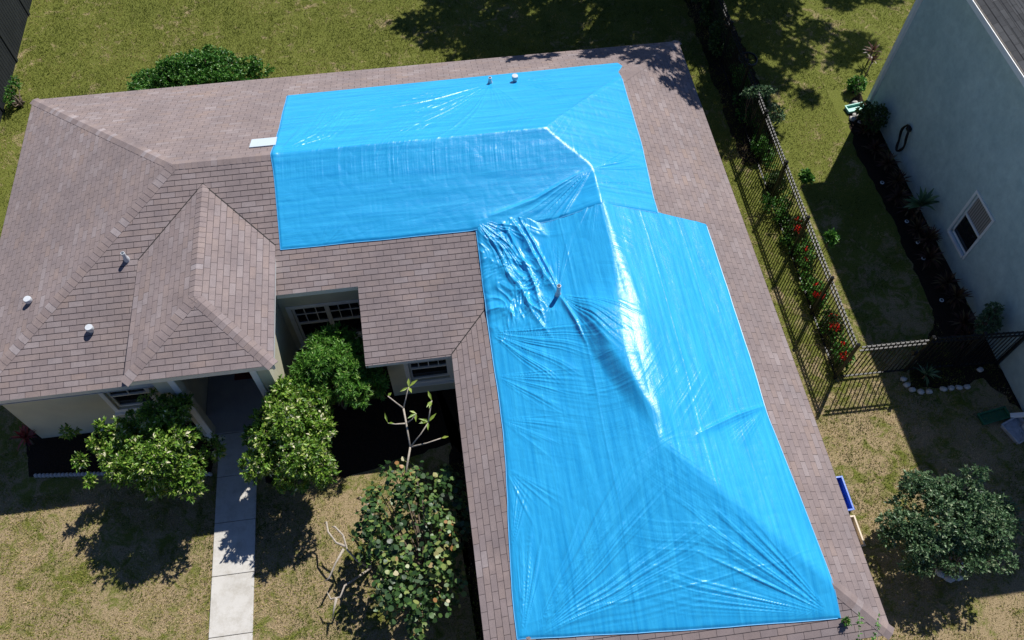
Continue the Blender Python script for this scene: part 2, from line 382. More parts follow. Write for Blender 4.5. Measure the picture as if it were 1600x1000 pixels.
proof = fin(join_planes('portico_roof', [
    shingle_plane('', (PX0, PF, EP), (1, 0), PT, [[(PX0, PF), (PX0, YL), (XM, YR), (XM, PF+PW/2)]], None, None, ushift=.07),
    shingle_plane('', (PX0+PW, PF, EP), (-1, 0), PT, [[(PX0+PW, PF), (PX0+PW, YL), (XM, YR), (XM, PF+PW/2)]], None, None, ushift=.2),
    shingle_plane('', (PX0, PF, EP), (0, 1), PT, [[(PX0, PF), (PX0+PW, PF), (XM, PF+PW/2)]], None, None, ushift=.02)], M_shingle, house))
ZR = E+D/2*PT; ZW = E+W/2*PT
def hipcap(a, b, g1, g2, parent, seed, start=.0):
    a = Vector(a); b = Vector(b); s = downs(b-a, g1, g2)
    return fin_r(caps('ridge_cap', a+(b-a).normalized()*start, b, s[0], s[1], parent, seed=seed))
def fin_r(o): return o
hipcap((0, 0, E), P3d(P1, ZR), (0, -1), (1, 0), roof, 1)
hipcap((.12, -D+.12, E+.12*PT), P3d(P1, ZR), (0, 1), (1, 0), roof, 2)
hipcap((L, 0, E), P3d(P2, ZR), (0, -1), (-1, 0), roof, 3)
hipcap(P3d(P1, ZR), P3d(P2, ZR), (0, -1), (0, 1), roof, 4)
hipcap(P3d(P3, ZW), P3d(P2, ZR), (0, 1), (-1, 0), roof, 5)
hipcap(P3d(P4, ZW), P3d(P3, ZW), (1, 0), (-1, 0), roof, 6)
hipcap((L, FY, E), P3d(P4, ZW), (0, 1), (-1, 0), roof, 7)
hipcap((L-W, FY, E), P3d(P4, ZW), (0, 1), (1, 0), roof, 8)
hipcap((PX0, PF, EP), (XM, PF+PW/2, ZP), (0, 1), (1, 0), proof, 9)
hipcap((PX0+PW, PF, EP), (XM, PF+PW/2, ZP), (0, 1), (-1, 0), proof, 10)
hipcap((XM, PF+PW/2, ZP), (XM, YR, ZP), (1, 0), (-1, 0), proof, 11)
# dark open joint where the valleys are cut
for a, b in (((PX0, YL, EP), (XM, YR, ZP)), ((PX0+PW, YL, EP), (XM, YR, ZP)), ((L-W, -D, E), (10.9, -D+10.9-(L-W), E+PT*(10.9-L+W)))):
    m = MB(); a = Vector(a); b = Vector(b); m.beam(a+Vector((0, 0, .007)), b+Vector((0, 0, .007)), .022, .006); m.build('valley_joint', M_dark, roof)
# fascia boards and drip edge
def board(m, a, b, out, h=.15, th=.022, drop=.0):
    a = Vector(a); b = Vector(b); o = Vector((out[0], out[1], 0))*th
    vs = [a, b, b+o, a+o]; lo = [v-Vector((0, 0, h)) for v in vs]
    m.add([tuple(v-Vector((0, 0, drop))) for v in vs]+[tuple(v-Vector((0, 0, drop))) for v in lo],
          [(0, 1, 2, 3), (7, 6, 5, 4), (0, 4, 5, 1), (1, 5, 6, 2), (2, 6, 7, 3), (3, 7, 4, 0)])
m = MB(); q = .04
zN = E+PT*(YN+D); zl = E+.048
for a, b, o in (((0, -.02, E), (L, -.02, E), (0, -1)), ((L-.02, 0, E), (L-.02, FY, E), (-1, 0)), ((L, FY+.02, E), (L-W, FY+.02, E), (0, 1)),
                ((L-W+.02, FY, E), (L-W+.02, -D, E), (1, 0)), ((L-W, -D, E), (XN1, -D, E), (0, 1)), ((XN1+.02, -D, E), (XN1+.02, YN, zN), (1, 0)),
                ((XN1, YN+.02, zN), (XN0, YN+.02, zN), (0, 1)), ((XPB, -8.79, zl), (.02, -8.79, zl), (0, 1)), ((.02, -8.81, E), (.02, 0, E), (1, 0))):
    board(m, a, b, o, drop=.012)
fin(m.build('fascia', M_fascia, house))
m = MB()
for a, b, o in (((PX0, PF+.02, EP), (PX0+PW, PF+.02, EP), (0, 1)), ((PX0+.02, PF, EP), (PX0+.02, YL, EP), (1, 0)), ((PX0+PW-.02, PF, EP), (PX0+PW-.02, YL, EP), (-1, 0))):
    board(m, a, b, o, .16, drop=.012)
fin(m.build('fascia', M_fascia, house))
# soffits (flat sheets under the eaves)
m = MB(); zs = E-.165
for x0, y0, x1, y1, z in ((.03, -8.78, XPB, -.03, zs), (XPB, -6.3, XN0, -.03, zs), (XN0, YN+.05, XN1, -6.77, E+PT*(YN+D)-.17), (XN0, -6.77, XN1, -.03, zs), (XN1, -D+.03, L-.03, -.03, zs), (L-W+.03, FY+.03, L-.03, -D+.03, zs), (PX0+.04, PF+.04, PX0+PW-.04, -6.5, EP-.17)):
    m.box((x0, y0, z-.012), (x1, y1, z))
fin(m.build('soffit', M_fascia, house))
# walls
o_ = .42; zt = zs-.012
def wall(m, x0, y0, x1, y1, z0, z1, th=.18):
    """wall along a segment, thickness grows to the left of travel"""
    d = Vector((x1-x0, y1-y0, 0)).normalized(); nn = Vector((-d.y, d.x, 0))*th
    a = Vector((x0, y0, z0)); b = Vector((x1, y1, z0)); vs = [a, b, b+nn, a+nn]; up3 = Vector((0, 0, z1-z0))
    m.add([tuple(v) for v in vs]+[tuple(v+up3) for v in vs], [(0, 3, 2, 1), (4, 5, 6, 7), (0, 1, 5, 4), (1, 2, 6, 5), (2, 3, 7, 6), (3, 0, 4, 7)])
def wall_open(m, x0, x1, y, z0, z1, holes, th=.18):
    """wall facing -y from x0 to x1 with rectangular holes (hx0,hx1,hz0,hz1)"""
    xs = x0
    for hx0, hx1, hz0, hz1 in holes:
        wall(m, xs, y, hx0, y, z0, z1, th); 
        if hz0 > z0: wall(m, hx0, y, hx1, y, z0, hz0, th)
        if hz1 < z1: wall(m, hx0, y, hx1, y, hz1, z1, th)
        xs = hx1
    wall(m, xs, y, x1, y, z0, z1, th)
YW = -8.51
WL = (2.52, 3.36, .98, 2.0); WN = (6.47, 8.02, .36, 1.84); WP = (8.97, 9.86, .62, 1.62)
m = MB(); wall_open(m, o_, 4.12, YW, 0, zt, [WL]); 
wall(m, 4.12, YW+.18, 4.12, -5.6, 0, 3.2, -.0001 if False else .12)   # side of the entry recess
fin(m.build('wall', M_cream, house))
m = MB(); wall(m, o_, -.42, o_, YW+.18, 0, zt, .18); wall(m, L-o_, FY+o_, L-o_, -.42, 0, zt, .18); wall(m, L-o_-.18, -.42, o_+.18, -.42, 0, zt, .18)
fin(m.build('wall', M_cream, house))
m = MB(); wall_open(m, 6.1, 8.5, -6.95, 0, zN-.16, [WN]); wall(m, 8.5, -6.95, 8.5, YW, 0, zt, .18)
wall_open(m, 8.68, 10.39, YW, 0, zt, [WP]); wall(m, 10.39, YW, 10.39, FY+o_, 0, zt, .18)
wall(m, 10.57, FY+o_, L-o_-.18, FY+o_, 0, zt, .18)
fin(m.build('wall', M_cream, house))
# entry: portico front with opening, side walls, back wall with door
m = MB(); YPF = -8.98
OPN = (4.36, 5.86, 0, 2.80)
wall(m, 3.92, YPF, 4.36, YPF, 2.30, 3.24, .2); wall(m, 4.12, YPF, 4.36, YPF, 0, 2.30, .2); wall(m, 4.36, YPF, 5.86, YPF, 2.80, 3.24, .2); wall(m, 5.86, YPF, 6.24, YPF, 0, 3.24, .2)
wall(m, 6.06, YPF+.2, 6.06, -5.6, 0, 3.24, -.18); wall(m, 3.92, YPF+.2, 3.92, -6.2, 2.30, 3.24, -.16); wall(m, 4.12, -5.6, 6.06, -5.6, 0, 3.24, .18)
fin(m.build('entry_wall', M_cream, house))
m = MB(); tw, tp = .13, .03
for a, b in (((4.36-tw, YPF-tp, .0), (4.36, YPF-.001, 2.80)), ((5.86, YPF-tp, .0), (5.86+tw, YPF-.001, 2.80)), ((4.36-tw, YPF-tp, 2.80), (5.86+tw, YPF-.001, 2.98)),
             ((4.36-tw-.03, YPF-tp-.02, 0), (4.36+.0, YPF-tp-.001, .22)), ((5.86, YPF-tp-.02, 0), (5.86+tw+.03, YPF-tp-.001, .22))):
    m.box(a, b)
fin(m.build('entry_trim', M_white, house, bevel=.006))
m = MB(); m.box((4.6, -5.66, .05), (5.5, -5.605, 2.1)); 
for zz in (.25, 1.2):
    for xx in (4.7, 5.1): m.box((xx, -5.68, zz), (xx+.3, -5.665, zz+.75))
door = fin(m.build('door', M_door, house, bevel=.006))
m = MB(); m.lathe((4.69, -5.70, 1.02), [(.018, 0), (.022, .02), (.032, .05), (.02, .07)], 12, (0, -1, 0)); m.build('handle', M_wood, door, True)
# windows
def window(x0, x1, z0, z1, y, ndiv, cols, rows, parent=house, blind=False):
    m = MB(); f = .055; r = .10
    for a, b in (((x0-r, y-.035, z0-r), (x0, y-.002, z1+r)), ((x1, y-.035, z0-r), (x1+r, y-.002, z1+r)), ((x0, y-.035, z1), (x1, y-.002, z1+r)), ((x0, y-.035, z0-r), (x1, y-.002, z0))):
        m.box(a, b)
    frame = fin(m.build('window', M_white, parent, bevel=.005)); 
    m = MB(); w = (x1-x0)/ndiv
    for i in range(ndiv):
        a = x0+i*w; b = a+w
        for p, q2 in (((a, y+.045, z0), (a+.05, y+.10, z1)), ((b-.05, y+.045, z0), (b, y+.10, z1)), ((a+.05, y+.045, z1-.05), (b-.05, y+.10, z1)), ((a+.05, y+.045, z0), (b-.05, y+.10, z0+.05)),
                      ((a+.05, y+.04, (z0+z1)/2-.025), (b-.05, y+.095, (z0+z1)/2+.02))): m.box(p, q2)
        for c in range(1, cols): xx = a+w*c/cols; m.box((xx-.009, y+.052, (z0+z1)/2+.02), (xx+.009, y+.075, z1-.05))
        for rr in range(1, rows): zz = (z0+z1)/2+(z1-z0)/2*rr/rows; m.box((a+.05, y+.054, zz-.009), (b-.05, y+.073, zz+.009))
    m.build('frame', M_white, frame)
    m = MB(); m.box((x0+.01, y+.080, z0+.01), (x1-.01, y+.088, z1-.01)); m.build('pane', M_glass, frame)
    m = MB(); m.box((x0-r-.02, y-.09, z0-r-.045), (x1+r+.02, y-.003, z0-r-.002)); m.build('sill', M_white, frame, bevel=.006)
    return frame
window(*WL, YW, 1, 2, 2); window(*WN, -6.95, 2, 3, 2); window(*WP, YW, 1, 4, 2)
# roof vents and pipes (children of the roof)
def rz(x, y): return float(max(zmain(x, y), zwing(x, y) if y < -4 and x > L-W else -9))
def vent_cap(x, y, z, r=.085, h=.11, lean=(0, 0)):
    m = MB(); m.lathe((x, y, z-.03), [(r*.7, 0), (r*.7, h*.55)], 18, (lean[0], lean[1], 1))
    m.lathe((x, y, z+h*.42), [(r*.98, 0), (r*1.04, h*.1), (r*1.04, h*.84), (r*.98, h*.92), (r*.5, h*.94)], 20, (lean[0], lean[1], 1))
    o = m.build('vent_cap', M_pipe, roof, True); md = o.modifiers.new('e', 'EDGE_SPLIT'); md.split_angle = RAD(40); return o
def pipe(x, y, z, h, r=.042, flash=True):
    m = MB()
    if flash:
        s = PT; w = .16
        vs = [(x+i*w, y+j*w, z+.014+(j*w*s)) for i, j in ((-1, -1), (1, -1), (1, 1), (-1, 1))]
        m.add(vs+[(a, b, c-.02) for a, b, c in vs], [(0, 1, 2, 3), (0, 4, 5, 1), (1, 5, 6, 2), (2, 6, 7, 3), (3, 7, 4, 0)])
    m.lathe((x, y, z-.06), [(r*1.5, 0), (r*1.5, .1), (r*1.05, .17), (r, .18), (r, h+.06), (r*.78, h+.062), (r*.78, h-.02)], 16)
    o = m.build('vent_pipe', M_pipe, roof, True); md = o.modifiers.new('e', 'EDGE_SPLIT'); md.split_angle = RAD(40)
    m = MB(); m.lathe((x, y, z), [(r*.77, h-.03), (r*.77, h-.018)], 14); m.build('pipe_mouth', M_pipe_in, o) if False else None
    return o
vent_cap(1.26, -6.76, E+PT*1.26, .075, .10); vent_cap(2.64, -7.66, E+PT*(D-7.66), .075, .11)
pipe(3.42, -6.33, E+PT*(D-6.33), .24, flash=False)
m = MB(); x0, x1 = 6.04, 6.64; ya, yb = -3.62, -4.04
def zb(y): return E-PT*y
vs = [(x0, ya, zb(ya)+.022), (x1, ya, zb(ya)+.022), (x1, yb, zb(yb)+.038), (x0, yb, zb(yb)+.038)]
m.add(vs+[(a, b, c-.06) for a, b, c in vs], [(0, 1, 2, 3), (0, 4, 5, 1), (1, 5, 6, 2), (2, 6, 7, 3), (3, 7, 4, 0), (7, 6, 5, 4)])
m.build('ridge_vent', mottled('pale_metal', (.52, .60, .66), .05, 3, .45), roof, bevel=.008)
# ================================================================== TARPS
def vnoise(x, seed=0):
    r = np.random.default_rng(seed).uniform(-1, 1, 4096); i = np.floor(x).astype(int); f = x-i; f = f*f*(3-2*f)
    return r[i % 4096]*(1-f)+r[(i+1) % 4096]*f
def vnoise2(x, y, seed=0):
    r = np.random.default_rng(seed).uniform(-1, 1, (256, 256)); i = np.floor(x).astype(int); j = np.floor(y).astype(int); f = x-i; g = y-j
    f = f*f*(3-2*f); g = g*g*(3-2*g); a = r[i % 256, j % 256]; b = r[(i+1) % 256, j % 256]; c = r[i % 256, (j+1) % 256]; d = r[(i+1) % 256, (j+1) % 256]
    return (a*(1-f)+b*f)*(1-g)+(c*(1-f)+d*f)*g
def sstep(x, a, b): t = np.clip((x-a)/(b-a), 0, 1); return t*t*(3-2*t)
def ridged(x, seed): return (1-np.abs(vnoise(x, seed)))**2.2
def fan(X, Y, cx, cy, a0, a1, R, amp, k, seed, r0=.12, bend=0., prof=.35):
    """creases radiating from (cx,cy) between bearings a0..a1 (degrees)"""
    dx, dy = X-cx, Y-cy; r = np.hypot(dx, dy); th = np.degrees(np.arctan2(dy, dx)); mid = (a0+a1)/2
    d = (th-mid+180) % 360-180; hw = (a1-a0)/2; d = d+bend*r
    m = sstep(hw-np.abs(d), 0, hw*.35)*sstep(r, r0*.3, r0*2)*(1-sstep(r, R*.35, R))
    w = d*k+vnoise(r*1.3, seed+5)*.7
    h = ridged(w+50, seed)*.46+.26*ridged(w*2.3+90, seed+1)+.19*ridged(w*4.3+20, seed+2)*np.clip(.4+r*.6, 0, 1)
    ln = .55+.45*vnoise(w*.8+30, seed+9)           # creases of unequal length
    m = m*sstep(ln*R*1.25-r, -.2*R, .25*R)
    return amp*h*m*np.minimum(1, (r/(.25*R))**prof)
def comb(X, Y, cx, cy, ang, lx, ly, amp, k, seed, skew=0):
    """parallel creases running along bearing ang inside an oval patch"""
    c, s = math.cos(RAD(ang)), math.sin(RAD(ang)); u = (X-cx)*c+(Y-cy)*s; v = -(X-cx)*s+(Y-cy)*c
    m = np.exp(-((u/lx)**2+(v/ly)**2)**1.5); w = v*k+u*skew+.5*vnoise(u*1.5, seed+3)
    return amp*1.15*m*(ridged(w+40, seed)*.5+.3*ridged(w*2.1+11, seed+1)+.2*ridged(w*3.9+3, seed+4))*(.6+.4*vnoise(w*.7+9, seed+2))
def crease(X, Y, pts, w, amp, seed, asym=1.0):
    """one raised fold along a polyline"""
    out = np.zeros_like(X); n = len(pts)-1; best = np.full(X.shape, 1e9); T = np.zeros_like(X); sg = np.zeros_like(X)
    for i in range(n):
        (x0, y0), (x1, y1) = pts[i], pts[i+1]; dx, dy = x1-x0, y1-y0; l2 = dx*dx+dy*dy
        t = np.clip(((X-x0)*dx+(Y-y0)*dy)/l2, 0, 1); d = np.hypot(X-x0-t*dx, Y-y0-t*dy); k = d < best
        best = np.where(k, d, best); T = np.where(k, (i+t)/n, T); sg = np.where(k, np.sign((X-x0)*dy-(Y-y0)*dx), sg)
    ww = np.where(sg > 0, w*asym, w)
    return amp*np.exp(-np.abs(best/ww)**1.4)*np.sin(np.pi*np.clip(T, .04, .96))**.6
def smin(a, b, k): h = np.clip(.5+.5*(b-a)/k, 0, 1); return b*(1-h)+a*h-k*h*(1-h)
def smax(a, b, k): return -smin(-a, -b, k)
def tarp_grid(name, quad_fn, nx, ny, zfn, label, edge=None, swap=False):
    s, t = np.meshgrid(np.linspace(0, 1, nx), np.linspace(0, 1, ny), indexing='ij'); X, Y = quad_fn(s, t); Z = zfn(X, Y, s, t)
    root = empty(name, (float(X.mean()), float(Y.mean()), 2.6), label, 'tarp', 'blue tarps on the roof')
    V = np.stack([X, Y, Z], -1).reshape(-1, 3)
    I = np.arange(nx*ny).reshape(nx, ny); F = np.stack([I[:-1, :-1], I[1:, :-1], I[1:, 1:], I[:-1, 1:]], -1).reshape(-1, 4)
    loc = np.array(root.location); uv = (np.stack([Y, X], -1) if swap else np.stack([X, Y], -1)).reshape(-1, 2)
    # hem skirt turned down to the roof
    nb = len(V); rim = np.concatenate([I[:, 0], I[-1, 1:], I[::-1, -1][1:], I[0, ::-1][1:-1]])
    VB = V[rim].copy(); VB[:, 2] = np.minimum(VB[:, 2]-.02, np.maximum(zmain(VB[:, 0], VB[:, 1]), np.where((VB[:, 1] < -4) & (VB[:, 0] > L-W), zwing(VB[:, 0], VB[:, 1]), -9))+.009)
    V2 = np.vstack([V, VB]); uv2 = np.vstack([uv, uv[rim]]); k = len(rim); ri = np.arange(k); rj = (ri+1) % k
    F2 = np.vstack([F, np.stack([rim[ri], nb+ri, nb+rj, rim[rj]], -1)])
    np_mesh('sheet', V2-loc, 0, M_tarp, root, uv=uv2, smooth=True, F=F2)
    # folded hem along the rim: flat pale strip with its own slight waviness
    for seq in edge(I):
        m = MB(); pts = V[seq][::5]
        for i in range(len(pts)-1): 
            a = pts[i]-loc; b = pts[i+1]-loc; m.beam(a+np.array((0, 0, .002)), b+np.array((0, 0, .002)), .012, .005)
        m.build('hem', M_tedge, root)
    return root
rngT = np.random.default_rng(5)
def t1_xy(s, t):      # s 0..1 left->right, t 0..1 front->back
    yb_ = -1.27+.13*s+.005*vnoise(s*9, 3); yf_ = -6.47-.05*s+.005*vnoise(s*11, 4); y = yf_+(yb_-yf_)*t
    xl = 6.60+.006*vnoise(t*14, 5)-.04*np.exp(-((y+4.4)/.35)**2)+.0*t; xr = 14.83+.11*sstep(t, 0, .45)+.006*vnoise(t*10, 6)+.20*np.clip((y+1.75)/.35, 0, 1)*(1-.35*np.clip((y+1.4)/.3, 0, 1))
    return xl+(xr-xl)*s, y
def t1_z(X, Y, s, t):
    e = sstep(np.minimum(np.minimum(s, 1-s)*8.3, np.minimum(t, 1-t)*5.2), 0, .05)
    z = smin(E+PT*(L-X), smin(E-PT*Y, smax(E+PT*(Y+D), E+PT*(X-(L-W)), .09), .035), .03)+.012+.018*e+.03*sstep(-Y, 6.0, 6.4)*sstep(X, 10.6, 10.9)
    h = fan(X, Y, 11.68, -1.74, -172, -95, 4.6, .040, .40, 11, bend=3.5)
    h += fan(X, Y, 11.68, -1.74, -100, -60, 2.6, .022, .5, 12)
    h += comb(X, Y, 8.6, -2.6, 28, 2.2, .7, .018, 8, 91)+comb(X, Y, 10.0, -3.3, 48, 1.6, .9, .022, 8, 92)+comb(X, Y, 12.9, -2.6, 100, 1.0, 1.0, .014, 7, 93)+comb(X, Y, 7.6, -3.2, 74, 1.1, .8, .022, 8, 94)
    h += fan(X, Y, 12.3, -1.8, -60, 20, 1.8, .022, .4, 13)
    h += fan(X, Y, 6.75, -4.4, 5, 80, 1.8, .030, .35, 14)
    h += comb(X, Y, 8.3, -3.7, 62, 1.0, 1.7, .022, 9, 15)
    h += comb(X, Y, 9.6, -4.9, 88, .38, 3.4, .016, 13, 16)
    h += comb(X, Y, 11.6, -3.6, 60, .8, 1.6, .016, 11, 36)
    h += fan(X, Y, 13.55, -5.42, 196, 236, 3.0, .060, .30, 17, r0=.2)
    h += fan(X, Y, 13.50, -5.50, 8, 42, 1.7, .050, .30, 18)
    h += fan(X, Y, 13.45, -5.9, -5, 20, 1.6, .03, .35, 28)
    h += comb(X, Y, 13.8, -2.9, 18, 1.5, 1.6, .006, 6, 19)
    h += crease(X, Y, [(12.7, -4.35), (13.6, -3.4), (14.9, -2.0)], .035, .020, 20)
    h += crease(X, Y, [(11.0, -6.3), (12.2, -6.0), (13.3, -5.5)], .05, .045, 21, 2)
    h += fan(X, Y, 7.4, -6.55, 20, 80, 1.1, .014, .2, 22); h += comb(X, Y, 9.5, -6.25, 8, 2.5, .18, .010, 9, 23)
    # slack bands along the long direction
    h += .007*(vnoise2(X*.7, Y*4.2, 24))+.004*vnoise2(X*2.2, Y*7, 25)+.003*np.abs(vnoise2(X*9, Y*5, 26))+.004*np.abs(vnoise2(X*4+Y*3, Y*3-X, 27))
    lb = .03*np.exp(-((X-6.65)/.10)**2)*(.5+.5*vnoise(Y*6, 31))*sstep(Y, -4.9, -4.4)*(1-sstep(Y, -4.0, -3.6))
    return z+h*(.25+.75*e)+lb
def rim_seq(I, parts):
    d = {'f': I[:, 0], 'b': I[:, -1], 'l': I[0, :], 'r': I[-1, :]}; return [d[p] for p in parts]
tp1 = tarp_grid('tarp', t1_xy, 620, 400, t1_z, 'blue tarp over the back ridge with two vents poking through its far side', swap=True, edge=lambda I: rim_seq(I, 'lrf'))
def t2_xy(s, t):
    yb_ = -6.10-.50*s+.0*s; yf_ = -14.80-.40*s-.03*np.sin(np.pi*s)+.006*vnoise(s*14, 43); y = yf_+(yb_-yf_)*t
    y = np.where((t > .97) & (s > .7), y, y)
    xl = 10.79-.27*sstep(-y, 10.5, 14.9)+.006*vnoise(y*3, 44); xr = 16.0+.18*sstep(-y, 11.2, 15.2)-.04*np.exp(-((y+11.3)/.5)**2)+.006*vnoise(y*2.5, 45)
    return xl+(xr-xl)*s, y
def t2_z(X, Y, s, t):
    xr_ = L-W/2
    # taut, billowing over the ridge: wide rounding, widest half way along
    d = X-xr_; a = np.interp(-Y, [6.2, 7.2, 8.3, 9.5, 10.6, 11.6, 12.05], [.03, .16, .27, .31, .25, .12, .03]); dp = np.clip(d, 0, None)
    q_ = np.minimum(dp, a); bulge = .36*(q_-q_*q_/(2*a))*(1-sstep(d, a, a+1.9))
    kk = .04+.17*sstep(-Y, 7.6, 9.2)*(1-sstep(-Y, 10.8, 12.0))
    left = E+PT*(X-(L-W)); right = E+PT*(L-X)+bulge; front = np.where(Y > -9.6, E+PT*(Y+D), -9)
    z = smin(smin(smax(left, front, .14), right, kk)+kk*.2*np.exp(-(d/.6)**2), E+PT*(Y-FY), .05)
    ed = sstep(np.minimum(np.minimum(s, 1-s)*5.4, t*8.6), 0, .05); z = z+.012+.018*ed
    # billow beside the ridge, ending in the long dark crease that starts at the pipe
    cxl = np.interp(-Y, [6.5, 8.33, 9.34, 10.0, 10.94, 12.1], [12.9, 12.42, 12.52, 12.68, 12.98, 13.45])
    z = z+.175*sstep(X, cxl, cxl+.36)*(1-sstep(X, cxl+.30, np.maximum(cxl+.7, xr_+.25)))*sstep(-Y, 8.3, 9.2)*(1-sstep(-Y, 10.3, 12.0))
    h = fan(X, Y, 10.80, -6.25, -75, -12, 2.6, .075, .24, 51, r0=.15)
    cr = sstep(-Y, 6.2, 6.6)*(1-sstep(-Y, 8.2, 9.4))*(1-sstep(X, 11.7, 12.5))
    wx = X+.35*vnoise2(X*1.7, Y*1.7, 60); wy = Y+.35*vnoise2(X*1.7+9, Y*1.7, 61)
    h += cr*(.060*(1-np.abs(vnoise2(wx*3.2, wy*1.9, 52)))**2+.030*(1-np.abs(vnoise2(wx*7, wy*4, 53)))**2+.014*np.abs(vnoise2(wx*15, wy*11, 54)))
    h += crease(X, Y, [(11.55, -6.35), (11.84, -6.9), (12.02, -7.6), (12.26, -8.3)], .045, .11, 55, 1.6)
    h += crease(X, Y, [(11.75, -6.35), (12.0, -7.0), (12.15, -7.6), (12.30, -8.25)], .030, .09, 56)
    h += crease(X, Y, [(11.35, -6.4), (11.65, -7.1), (11.85, -8.0), (11.9, -8.8)], .06, .07, 57, .6)
    h += crease(X, Y, [(11.2, -7.3), (11.55, -7.9), (11.7, -8.6), (12.0, -9.3)], .05, .05, 58)
    h += crease(X, Y, [(12.28, -8.35), (12.50, -9.1), (12.62, -9.7)], .035, .07, 59)
    h += fan(X, Y, 12.28, -8.33, -78, -28, 2.3, .055, .34, 62); h += fan(X, Y, 12.28, -8.33, 60, 130, 1.8, .02, .4, 63)
    h += fan(X, Y, 12.28, -8.33, 170, 240, 1.4, .024, .4, 64)
    h += fan(X, Y, 10.80, -8.75, -62, -8, 2.7, .050, .42, 65); h += fan(X, Y, 10.78, -9.75, -58, -8, 2.1, .034, .42, 66)
    h += fan(X, Y, 10.76, -10.7, -60, -10, 1.7, .022, .45, 67); h += fan(X, Y, 10.72, -11.7, -85, -35, 1.6, .022, .45, 68)
    h += fan(X, Y, 10.6, -13.4, 60, 100, 1.7, .024, .5, 69)
    h += comb(X, Y, 12.1, -10.6, -28, .8, 1.3, .014, 11, 70)
    h += comb(X, Y, 12.9, -10.6, -6, .45, 1.2, .020, 10, 71)
    h += comb(X, Y, 13.0, -12.1, 25, .8, 1.0, .008, 12, 72)
    h += comb(X, Y, 14.15, -10.8, 52, .7, .9, .012, 11, 73)
    h += comb(X, Y, 14.1, -12.9, -38, 1.2, .8, .016, 12, 74)
    h += comb(X, Y, 13.8, -13.7, -14, 1.1, .5, .022, 11, 75); h += comb(X, Y, 12.5, -13.2, 40, .6, 1.3, .012, 11, 76)
    h += fan(X, Y, P4[0], P4[1], -180, 180, 1.5, .007, .10, 77)
    h += fan(X, Y, 10.75, -14.85, 8, 62, 4.6, .046, .42, 78, r0=.25); h += fan(X, Y, 10.62, -14.80, 60, 92, 2.4, .03, .5, 79)
    h += fan(X, Y, 16.05, -15.15, 118, 176, 3.9, .050, .45, 80, r0=.2)
    h += comb(X, Y, 13.3, -14.45, 6, 2.4, .35, .026, 7, 81)
    h += crease(X, Y, [(14.3, -11.85), (15.2, -11.45), (16.05, -11.15)], .035, .055, 82, 1.8); h += fan(X, Y, 15.95, -11.2, 185, 250, 1.6, .018, .2, 83)
    h += fan(X, Y, 13.55, -5.95, 205, 262, 1.8, .028, .22, 88); h += comb(X, Y, 13.8, -7.4, 150, .25, 1.6, .010, 9, 89)
    for xx, a in ((12.62, .005), (14.42, .005), (11.62, .003), (15.3, .003)):       # heat-welded seams
        h += a*np.exp(-(((X-xx-.03*vnoise(Y*.5, 7))/.02)**2))
    h += .006*vnoise2(X*4.2, Y*.6, 84)+.003*vnoise2(X*8, Y*1.6, 85)+.003*np.abs(vnoise2(X*8, Y*7, 86))+.005*np.abs(vnoise2(X*2.6+Y*2, Y*3-X, 87))
    e = sstep(np.minimum(np.minimum(s, 1-s)*5.4, t*8.6), 0, .10)
    return z+h*(.3+.7*e)
tp2 = tarp_grid('tarp', t2_xy, 430, 680, t2_z, 'blue tarp over the front wing, crumpled at its upper left, white glare along its ridge', edge=lambda I: rim_seq(I, 'flr'))
# vents that poke through the tarps belong to the roof
pipe(11.68, -1.72, E+.4*1.72, .20, flash=False); vent_cap(12.3, -1.76, E+.4*1.76+.06, .075, .11); pipe(12.28, -8.36, rz(12.28, -8.36), .36, .045, flash=False)
# ================================================================== GROUND
def sheet(name, pts, z, mat, kind='structure', **kw):
    m = MB(); m.add([(x, y, z) for x, y in pts], [tuple(range(len(pts)))]); o = m.build(name, mat); return tag(o, kind=kind, **kw)
sheet('ground', [(-400, -400), (400, -400), (400, 400), (-400, 400)], 0, M_lawn)
def blob_sheet(name, pts, z, seed, amp=.05):
    """flat sheet with a wavering outline"""
    out = []; rng = np.random.default_rng(seed)
    for i in range(len(pts)):
        a = np.array(pts[i]); b = np.array(pts[(i+1) % len(pts)]); n = max(2, int(np.hypot(*(b-a))/.15))
        for k in range(n): p = a+(b-a)*k/n+rng.uniform(-amp, amp, 2); out.append(tuple(p))
    return sheet(name, out, z, M_mulch)
blob_sheet('bed_or_shade', [(-.05, -8.2), (.3, -9.42), (1.6, -9.55), (3.9, -9.83), (4.32, -9.86), (4.32, -8.6)], .004, 1, .03)
blob_sheet('bed_or_shade', [(5.5, -9.0), (5.5, -10.3), (7.2, -10.4), (9.7, -9.9), (10.2, -10.6), (10.3, -15.5), (9.9, -15.5), (9.75, -11.3), (9.6, -10.3), (10.4, -8.4), (8.4, -6.9), (6.1, -6.9)], .004, 2, .04)
blob_sheet('bed_or_shade', [(23.1, -.2), (22.5, -.6), (22.1, -2.5), (22.2, -5), (22.1, -8.2), (20.9, -9.5), (20.7, -9.95), (21.6, -10.05), (22.1, -10.1), (22.5, -9.9), (23.1, -10.9)], .004, 3, .05)
blob_sheet('bed_or_shade', [(18.75, -2.6), (19.75, -2.4), (20.1, -.6), (20.2, 2.6), (19.9, 6.5), (18.9, 6.5), (18.8, 1)], .004, 4, .06)  # no planted bed: dark sheet added to deepen the shade under the upper fence
